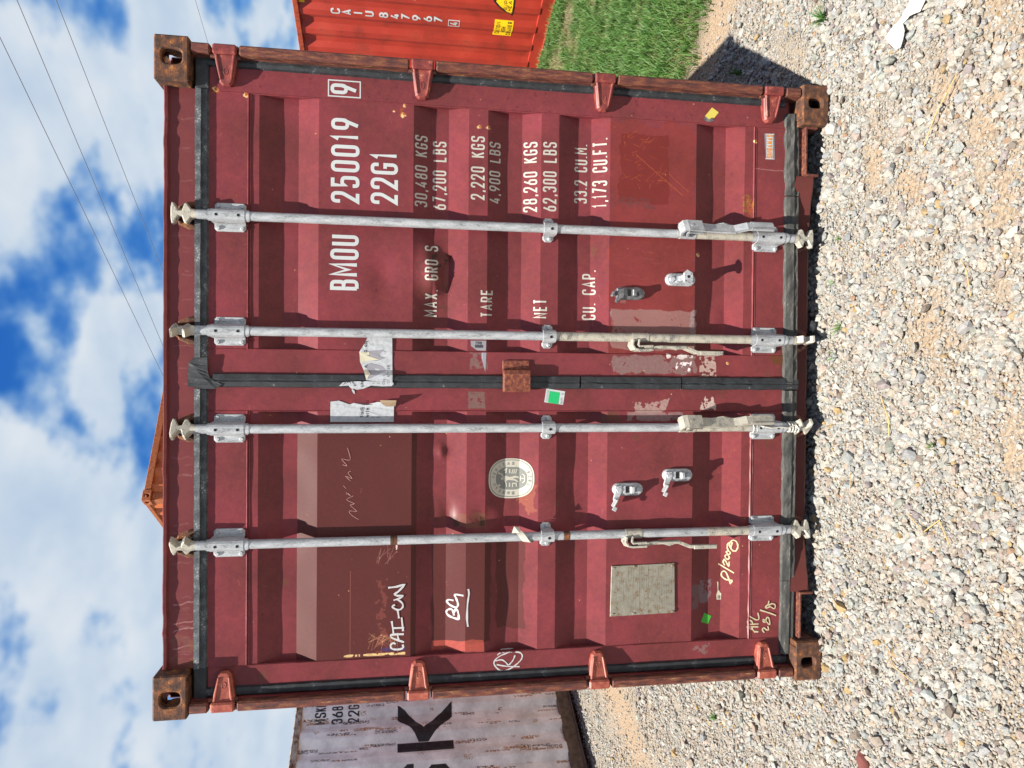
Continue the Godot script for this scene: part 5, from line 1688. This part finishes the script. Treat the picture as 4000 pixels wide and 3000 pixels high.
func build_grass() -> void:
	var root := Node3D.new()
	root.name = "grass"
	add_child(root, true)
	tagged(root, "patch of bright green grass in front of the orange red container", "grass")
	root.set_meta("kind", "stuff")
	var mat := StandardMaterial3D.new()
	mat.vertex_color_use_as_albedo = true
	mat.roughness = 0.55
	mat.backlight_enabled = true
	mat.backlight = Color(0.08, 0.16, 0.03)
	var r := RandomNumberGenerator.new()
	r.seed = 17
	for v in 4:
		var list := []
		for k in 9500:
			var x := r.randf_range(2.5, 6.9)
			var z := r.randf_range(-8.5, 0.6)
			var d := z - grass_line(x)
			if d > 0.03 or r.randf() < smoothstep(-0.35, 0.03, d) * 0.85: continue
			var wl := (x - 5.544) * 0.942 + (z + 4.912) * -0.335
			var along := (x - 5.544) * 0.335 + (z + 4.912) * 0.942
			if along < 0.05 and wl > -0.02: continue
			var dry := soil_noise.get_noise_2d(x * 2.2 + 70.0, z * 2.2) + 0.5 * exp(-pow((wl + 0.75) / 0.35, 2.0)) * (1.0 if along < 1.0 else 0.0)
			if r.randf() < smoothstep(0.2, 0.75, dry) * 0.75: continue
			var s := r.randf_range(0.6, 1.2) * lerpf(1.0, 0.65, smoothstep(0.1, 0.5, dry))
			var b := Basis(Vector3.UP, r.randf() * TAU).scaled(Vector3.ONE * s)
			var c := Color(0.034, 0.115, 0.016).lerp(Color(0.080, 0.170, 0.026), r.randf()).lerp(Color(0.27, 0.23, 0.10), clampf(smoothstep(0.1, 0.6, dry) * 0.6 + (0.45 if r.randf() < 0.07 else 0.0), 0, 1))
			list.append([Transform3D(b, Vector3(x, ground_y(x, z) - 0.004, z)), c])
		var m := MultiMesh.new()
		m.transform_format = MultiMesh.TRANSFORM_3D
		m.use_colors = true
		m.mesh = tuft(200 + v, 11, 0.105, 0.045, 0.0055).mesh()
		m.instance_count = list.size()
		for k in list.size():
			m.set_instance_transform(k, list[k][0])
			m.set_instance_color(k, list[k][1])
		var o := MultiMeshInstance3D.new()
		o.name = "grass_blades"
		o.multimesh = m
		o.material_override = mat
		o.set_meta("kind", "stuff")
		root.add_child(o, true)

func weed(at: Vector2, tall: float, n: int, sd: int, c: Color, label: String) -> void:
	var m := plain(c.linear_to_srgb(), 0.6)
	m.backlight_enabled = true
	m.backlight = Color(0.12, 0.18, 0.05)
	var o := MeshInstance3D.new()
	o.name = "grass_tuft"
	o.mesh = tuft(sd, n, tall, tall * 0.18, 0.006).mesh()
	o.material_override = m
	add_child(o, true)
	o.position = Vector3(at.x, ground_y(at.x, at.y), at.y)
	tagged(o, label, "weed", "small weeds growing through the gravel")

func stalk(pts: Array, r: float, label: String) -> void:
	var mb := MB.new()
	var p := []
	for q in pts: p.append(Vector3(q[0], ground_y(q[0], q[1]) + q[2], q[1]))
	mb.cord(p, r, 6)
	var o := part("dry_stalk", mb, M.straw, self)
	tagged(o, label, "dry stalk", "dry stalks lying on the gravel")

# ------------------------------------------------------------------ neighbours
func far_containers() -> void:
	# orange red high container on the right
	var L := 12.19
	var Ht := 2.896
	var c := thing("shipping_container", "long orange red container with yellow warning labels, beside the grass", "shipping container", Vector3(5.544, -0.03, -4.912), 0.3416, "shipping containers standing in the yard")
	body(c, L, Ht, M.orange_red, M.orange_rail, M.orange_rail, true, M.orange_red, M.orange_red)
	var s := wall_surface(false, L)
	var zo := -0.55
	var tx := MB.new()
	var yy := [2.435, 2.312, 2.188, 2.065, 1.905, 1.782, 1.658, 1.535, 1.412, 1.288]
	var word := "CAIU847967"
	for i in 10:
		var x := zo - 0.315
		letters(c, M.letter, word[i], x + (0.022 if word[i] == "I" else 0.0), x + (0.045 if word[i] == "I" else 0.062), yy[i] - 0.052, yy[i] + 0.052, 0.003, s, 0.17)
	letters(c, M.letter, "4", zo - 0.338, zo - 0.288, 1.063, 1.160, 0.003, s, 0.15)
	ribbon(tx, PackedVector2Array([Vector2(zo - 0.352, 1.048), Vector2(zo - 0.274, 1.048), Vector2(zo - 0.274, 1.172), Vector2(zo - 0.352, 1.172)]), 0.008, 0.003, s, true)
	letters(c, M.letter, "45G1", zo - 0.03, zo + 0.24, 1.535, 1.655, 0.003, s, 0.16)
	part("number_frame", tx, M.letter, c)
	var ys := MB.new()
	lay_poly(ys, PackedVector2Array([Vector2(zo - 0.464, 0.425), Vector2(zo - 0.229, 0.425), Vector2(zo - 0.229, 0.644), Vector2(zo - 0.464, 0.644)]), 0.003, s)
	part("caution_label", ys, M.yellow, c, "yellow rectangular caution label")
	for r in [["CAUTION", -0.440, -0.250, 0.575, 0.625], ["HIGH", -0.395, -0.300, 0.510, 0.560], ["CONTAINER", -0.452, -0.240, 0.440, 0.492]]:
		letters(c, M.black, r[0], zo + r[1], zo + r[2], r[3], r[4], 0.0045, s, 0.13)
	var tri_ := MB.new()
	lay_poly(tri_, PackedVector2Array([Vector2(zo - 0.165, 0.455), Vector2(zo + 0.235, 0.455), Vector2(zo + 0.035, 0.70)]), 0.003, s)
	part("warning_triangle", tri_, M.black, c)
	var ty := MB.new()
	lay_poly(ty, PackedVector2Array([Vector2(zo - 0.125, 0.472), Vector2(zo + 0.195, 0.472), Vector2(zo + 0.035, 0.668)]), 0.0045, s)
	part("warning_triangle_face", ty, M.yellow, c, "yellow face of the warning triangle")
	letters(c, M.black, "SUPER", zo - 0.055, zo + 0.125, 0.535, 0.575, 0.006, s, 0.13)
	letters(c, M.black, "HEAVY", zo - 0.060, zo + 0.130, 0.488, 0.526, 0.006, s, 0.13)
	var yb := MB.new()
	lay_poly(yb, PackedVector2Array([Vector2(zo - 0.225, 2.765), Vector2(zo + 0.36, 2.765), Vector2(zo + 0.36, 2.835), Vector2(zo - 0.225, 2.835)]), 0.003, s)
	part("warning_stripe", yb, M.yellow, c)
	for k in 6:
		var yc := MB.new()
		lay_poly(yc, PackedVector2Array([Vector2(zo - 0.20 + k * 0.09, 2.765), Vector2(zo - 0.165 + k * 0.09, 2.765), Vector2(zo - 0.13 + k * 0.09, 2.835), Vector2(zo - 0.165 + k * 0.09, 2.835)]), 0.0045, s)
		part("warning_stripe", yc, M.black, c)
	# white container on the left
	L = 6.058
	var d := Vector3(0.467, 0, -0.884)
	var nrm := Vector3(0.884, 0, 0.467)
	var far := Vector3(-2.15, 0, -3.54) + d * 1.15
	var w := thing("shipping_container", "white rust streaked container with big black letters, left of the maroon one", "shipping container", far - d * L - nrm * W, -0.486, "shipping containers standing in the yard")
	body(w, L, H, M.white_side, M.white_rail, M.white_rail, true, M.grey_rail, M.white_rail)
	w.position.y = 0.02
	var ws := wall_surface(true, L)
	var so := L - 1.15                   # s along the wall seen in the picture plus this is the surface's p.x
	letters(w, M.black_paint, "MSKU", so + 0.548, so + 0.745, 2.312, 2.412, 0.003, ws, 0.13, 0.25)
	letters(w, M.black_paint, "368", so + 0.548, so + 0.70, 2.162, 2.262, 0.003, ws, 0.13, 0.25)
	letters(w, M.black_paint, "22G1", so + 0.546, so + 0.745, 2.016, 2.116, 0.003, ws, 0.13, 0.25)
	var k2 := MB.new()
	lay_poly(k2, PackedVector2Array([Vector2(so + 0.200, 1.168), Vector2(so + 0.297, 1.168), Vector2(so + 0.297, 1.668), Vector2(so + 0.200, 1.668)]), 0.003, ws)
	part("big_letter", k2, M.black_paint, w, "stem of the big black company letter")
	k2 = MB.new()
	lay_poly(k2, PackedVector2Array([Vector2(so + 0.303, 1.478), Vector2(so + 0.303, 1.392), Vector2(so + 0.40, 1.31), Vector2(so + 0.455, 1.25), Vector2(so + 0.54, 1.166), Vector2(so + 0.68, 1.160), Vector2(so + 0.64, 1.20), Vector2(so + 0.56, 1.30), Vector2(so + 0.426, 1.432), Vector2(so + 0.56, 1.54), Vector2(so + 0.625, 1.60), Vector2(so + 0.67, 1.664), Vector2(so + 0.531, 1.664), Vector2(so + 0.50, 1.62), Vector2(so + 0.42, 1.54)]), 0.003, ws)
	part("big_letter", k2, M.black_paint, w, "arms of the big black company letter")
	k2 = MB.new()
	var sp := PackedVector2Array([Vector2(so + 0.035, 1.53), Vector2(so + 0.035, 1.57), Vector2(so - 0.0, 1.615), Vector2(so - 0.10, 1.622), Vector2(so - 0.24, 1.615), Vector2(so - 0.285, 1.56), Vector2(so - 0.285, 1.49), Vector2(so - 0.24, 1.44), Vector2(so - 0.03, 1.41), Vector2(so + 0.02, 1.36), Vector2(so + 0.02, 1.27), Vector2(so - 0.03, 1.218), Vector2(so - 0.24, 1.215), Vector2(so - 0.285, 1.26), Vector2(so - 0.285, 1.31)])
	ribbon(k2, sp, 0.085, 0.003, ws)
	part("big_letter", k2, M.black_paint, w)
	# two orange containers stacked behind
	for k in 2:
		var o := thing("shipping_container", ["orange container at ground level behind the maroon one, carrying another", "rusty orange container stacked high behind, its corner above the maroon header"][k], "shipping container", Vector3(-0.541, 2.591 * k, -8.10), 0.5505, "shipping containers standing in the yard")
		body(o, 6.058, H, M.ochre, M.ochre_rail, M.ochre_rail, true, M.ochre_rail, M.ochre_rail)

func power_lines() -> void:
	var ends := [[Vector3(8.178, 8, -12.274), Vector3(4.18, 8, -18.543), "overhead power wire nearest the container's upper right corner, of the three together"], [Vector3(7.454, 8, -10.819), Vector3(2.169, 8, -18.513), "overhead power wire in the middle of the three together"], [Vector3(6.585, 8, -10.28), Vector3(1.335, 8, -18.519), "overhead power wire highest in the sky, of the three together"], [Vector3(13.061, 8, -22.083), Vector3(12.494, 8, -23.527), "short length of overhead wire ending at the top right corner casting"]]
	for e in ends:
		var d: Vector3 = (e[1] - e[0]).normalized()
		var mb := MB.new()
		mb.tube(e[0] - d * 25.0, e[1] + d * 60.0, 0.007, 0.007, 6)
		var o := part("power_line", mb, M.wire, self)
		tagged(o, e[2], "power line", "overhead power wires")

func small_things() -> void:
	# a white sheet half buried
	var mb := MB.new()
	var pts := "2560,515 2492,439 2467,366 2400,426 2396,448 2445,466 2476,455 2482,497 2478,536 2540,600 2600,600"
	var fs := {"f": func(p: Vector2, off: float) -> Vector3: return Vector3(p.x, ground_y(p.x, p.y) + 0.032 + 0.006 * soil_noise.get_noise_2d(p.x * 12.0, p.y * 12.0) + off, p.y), "axis": 0, "breaks": [2.42, 2.44, 2.46, 2.48, 2.50, 2.52, 2.54, 2.56, 2.58, 2.60, 2.62, 2.64], "out": Vector3.UP}
	lay_poly(mb, mm(pts), 0.0, fs)
	lay_poly(mb, mm(pts), -0.002, fs)
	tagged(part("plastic_sheet", mb, plain(Color8(206, 203, 196), 0.5), self), "scrap of white plastic sheet half buried in the gravel, right foreground", "plastic sheet")
	# dark red rounded lump
	var lump := MeshInstance3D.new()
	lump.name = "red_stone"
	var sp := SphereMesh.new()
	sp.radius = 0.5; sp.height = 1.0; sp.radial_segments = 24; sp.rings = 14
	var st := SurfaceTool.new()
	st.create_from(sp, 0)
	var md := MeshDataTool.new()
	md.create_from_surface(st.commit(), 0)
	for i in md.get_vertex_count():
		var v := md.get_vertex(i)
		v *= 1.0 + 0.22 * bump_noise.get_noise_3dv(v * 2.2) + 0.05 * bump_noise.get_noise_3dv(v * 9.0)
		v.z += 0.25 * v.x * v.x
		md.set_vertex(i, v * Vector3(0.085, 0.04, 0.048))
	var am := ArrayMesh.new()
	md.commit_to_surface(am)
	var s2 := SurfaceTool.new()
	s2.create_from(am, 0)
	s2.generate_normals()
	lump.mesh = s2.commit()
	lump.material_override = plain(Color8(104, 58, 52), 0.9)
	add_child(lump, true)
	lump.position = Vector3(-0.20, ground_y(-0.2, 0.27) + 0.012, 0.27)
	lump.rotation.y = 0.35
	tagged(lump, "smooth dark red curved stone at the bottom left of the gravel", "stone")
	weed(Vector2(2.724, -0.036), 0.085, 46, 301, Color(0.06, 0.15, 0.03), "largest dark green grass tuft, on open gravel right of the container")
	weed(Vector2(2.79, 0.05), 0.05, 9, 302, Color(0.10, 0.18, 0.05), "sparse thin grass tuft next to the largest one")
	weed(Vector2(2.81, -0.80), 0.10, 22, 303, Color(0.06, 0.14, 0.03), "grass tuft in the shadow of the container's right side")
	weed(Vector2(1.33, 0.06), 0.05, 12, 304, Color(0.09, 0.20, 0.04), "tiny grass sprig below the second lock rod from the right")
	weed(Vector2(1.45, 0.09), 0.055, 12, 305, Color(0.09, 0.20, 0.04), "tiny grass sprig just right of the second lock rod's foot")
	weed(Vector2(1.63, 0.05), 0.045, 9, 306, Color(0.09, 0.19, 0.05), "tiny grass sprig between the two right lock rods, close under the sill")
	weed(Vector2(1.02, 0.62), 0.035, 26, 307, Color(0.10, 0.15, 0.05), "flat withered grass tuft in the middle of the front gravel")
	weed(Vector2(-0.62, -1.0), 0.05, 30, 308, Color(0.07, 0.17, 0.03), "low grass tuft on the gravel left of the maroon container")
	weed(Vector2(1.80, 0.08), 0.03, 7, 309, Color(0.10, 0.20, 0.05), "single small green sprig in front of the rightmost lock rod")
	stalk([[1.18, 0.36, 0.02], [1.13, 0.40, 0.03], [1.10, 0.41, 0.022], [1.04, 0.41, 0.02]], 0.0022, "bent dry stalk in the middle of the front gravel")
	stalk([[0.78, 0.52, 0.02], [0.74, 0.60, 0.026], [0.79, 0.66, 0.02], [0.72, 0.70, 0.02]], 0.0018, "kinked dry straw left of the withered tuft")
	stalk([[2.02, 0.55, 0.02], [2.10, 0.62, 0.03], [2.20, 0.70, 0.022]], 0.0016, "straight dry straw on the right of the front gravel")
	stalk([[1.62, 0.72, 0.02], [1.58, 0.76, 0.03], [1.50, 0.77, 0.02]], 0.0015, "short dry straw on the front gravel, near its near edge")
	stalk([[0.30, 0.40, 0.02], [0.24, 0.46, 0.03], [0.22, 0.55, 0.02]], 0.0016, "thin dry straw left on the front gravel, near the red stone")
	stalk([[0.92, 0.18, 0.02], [0.86, 0.20, 0.03], [0.80, 0.18, 0.02]], 0.0014, "little dry straw lying close below the sill")
	# card stuck behind the left end of the bottom seal
	var cd := MB.new()
	cd.prism(mm("128,127 74,93 57,122 72,128 90,136"), ZD - 0.016, ZD - 0.014, 0.0)
	tagged(part("white_card", cd, M.letter, self), "white card stuck beside the bottom left corner casting", "card")
	# wound cord on the second rod from the left and a strip of film on the leftmost rod
	var co := MB.new()
	var path := []
	for k in 60:
		var t := k / 59.0
		var a := t * 14.0
		path.append(Vector3(1.0418 + cos(a) * 0.021, 0.315 - 0.035 * t, -0.022 + sin(a) * 0.021))
	for q in [[1.046, 0.27, 0.006], [1.040, 0.24, 0.008], [1.044, 0.20, 0.006], [1.040, 0.165, 0.004], [1.052, 0.13, 0.002], [1.036, 0.12, 0.006], [1.05, 0.105, 0.0]]: path.append(Vector3(q[0], q[1], q[2]))
	co.cord(path, 0.0032, 6)
	var co2 := []
	for k in 26: co2.append(Vector3(1.0418 + cos(k * 0.9) * 0.0205, 0.155 - 0.0018 * k, -0.022 + sin(k * 0.9) * 0.0205))
	co.cord(co2, 0.0035, 6)
	co.cord([Vector3(1.062, 0.318, -0.01), Vector3(1.078, 0.30, 0.004), Vector3(1.07, 0.27, 0.008), Vector3(1.085, 0.262, 0.0)], 0.004, 6)
	tagged(part("cord", co, M.film, self), "frayed grey cord wound round the foot of the second rod from left", "cord")
	var fm := MB.new()
	var fr := [[], []]
	for k in 24:
		var t := k / 23.0
		var a := -0.6 + t * 5.2
		var rr := 0.0195 + 0.010 * exp(-t * 8.0)
		fr[0].append(Vector3(0.621 + cos(a) * rr, 1.30 - 0.075 * t, -0.022 + sin(a) * rr)); fr[1].append(Vector3(0.621 + cos(a) * (rr + 0.004), 1.275 - 0.085 * t, -0.022 + sin(a) * (rr + 0.004)))
	fm.strip(fr, Vector3(0, 0, 1))
	fm.facing([Vector3(0.64, 1.30, 0.0), Vector3(0.668, 1.292, 0.006), Vector3(0.642, 1.27, 0.004)], Vector3(0, 0, 1))
	fm.facing([Vector3(0.668, 1.292, 0.006), Vector3(0.642, 1.27, 0.004), Vector3(0.66, 1.268, -0.004)], Vector3(0, 0, 1))
	tagged(part("film_strip", fm, M.film, self), "curled strip of torn tape on the leftmost lock rod", "tape")

func _ready() -> void:
	# camera held on its side: the world's up points to the left of the picture
	var cam_ := Camera3D.new()
	cam_.name = "camera"
	cam_.transform = Transform3D(Basis(Vector3(0.0084, -0.98695, 0.16079), Vector3(0.99990, 0.0062, -0.0140), Vector3(0.0128, 0.16090, 0.98690)).orthonormalized(), Vector3(1.2475, 1.7553, 2.7713))
	cam_.fov = 55.13
	cam_.near = 0.05
	cam_.far = 1500.0
	add_child(cam_, true)
	cam_.current = true
	var env := Environment.new()
	env.background_mode = Environment.BG_SKY
	env.sky = Sky.new()
	var sm := PanoramaSkyMaterial.new()
	sm.panorama = sky_texture()
	sm.energy_multiplier = 0.42
	env.sky.sky_material = sm
	env.tonemap_mode = Environment.TONE_MAPPER_LINEAR
	env.tonemap_exposure = 2.08
	env.sdfgi_enabled = true
	env.ssao_enabled = true
	env.ssil_enabled = true
	var we := WorldEnvironment.new()
	we.name = "world_environment"
	we.environment = env
	add_child(we, true)
	var sun := DirectionalLight3D.new()
	sun.name = "sun"
	sun.light_energy = 1.6
	sun.light_color = Color(1.0, 0.975, 0.93)
	sun.light_angular_distance = 0.53
	sun.shadow_enabled = true
	add_child(sun, true)
	sun.look_at_from_position(Vector3(-6, 30, 12), Vector3(-6, 30, 12) + Vector3(0.2226, -0.9187, -0.3261), Vector3.UP)
	soil_noise.seed = 5
	soil_noise.frequency = 1.0
	soil_noise.fractal_octaves = 3
	soil_noise.noise_type = FastNoiseLite.TYPE_SIMPLEX_SMOOTH
	bump_noise.seed = 19
	bump_noise.frequency = 1.0
	bump_noise.fractal_octaves = 2
	bump_noise.noise_type = FastNoiseLite.TYPE_SIMPLEX_SMOOTH
	make_materials()
	build_ground()
	build_main()
	far_containers()
	build_gravel()
	build_grass()
	power_lines()
	small_things()
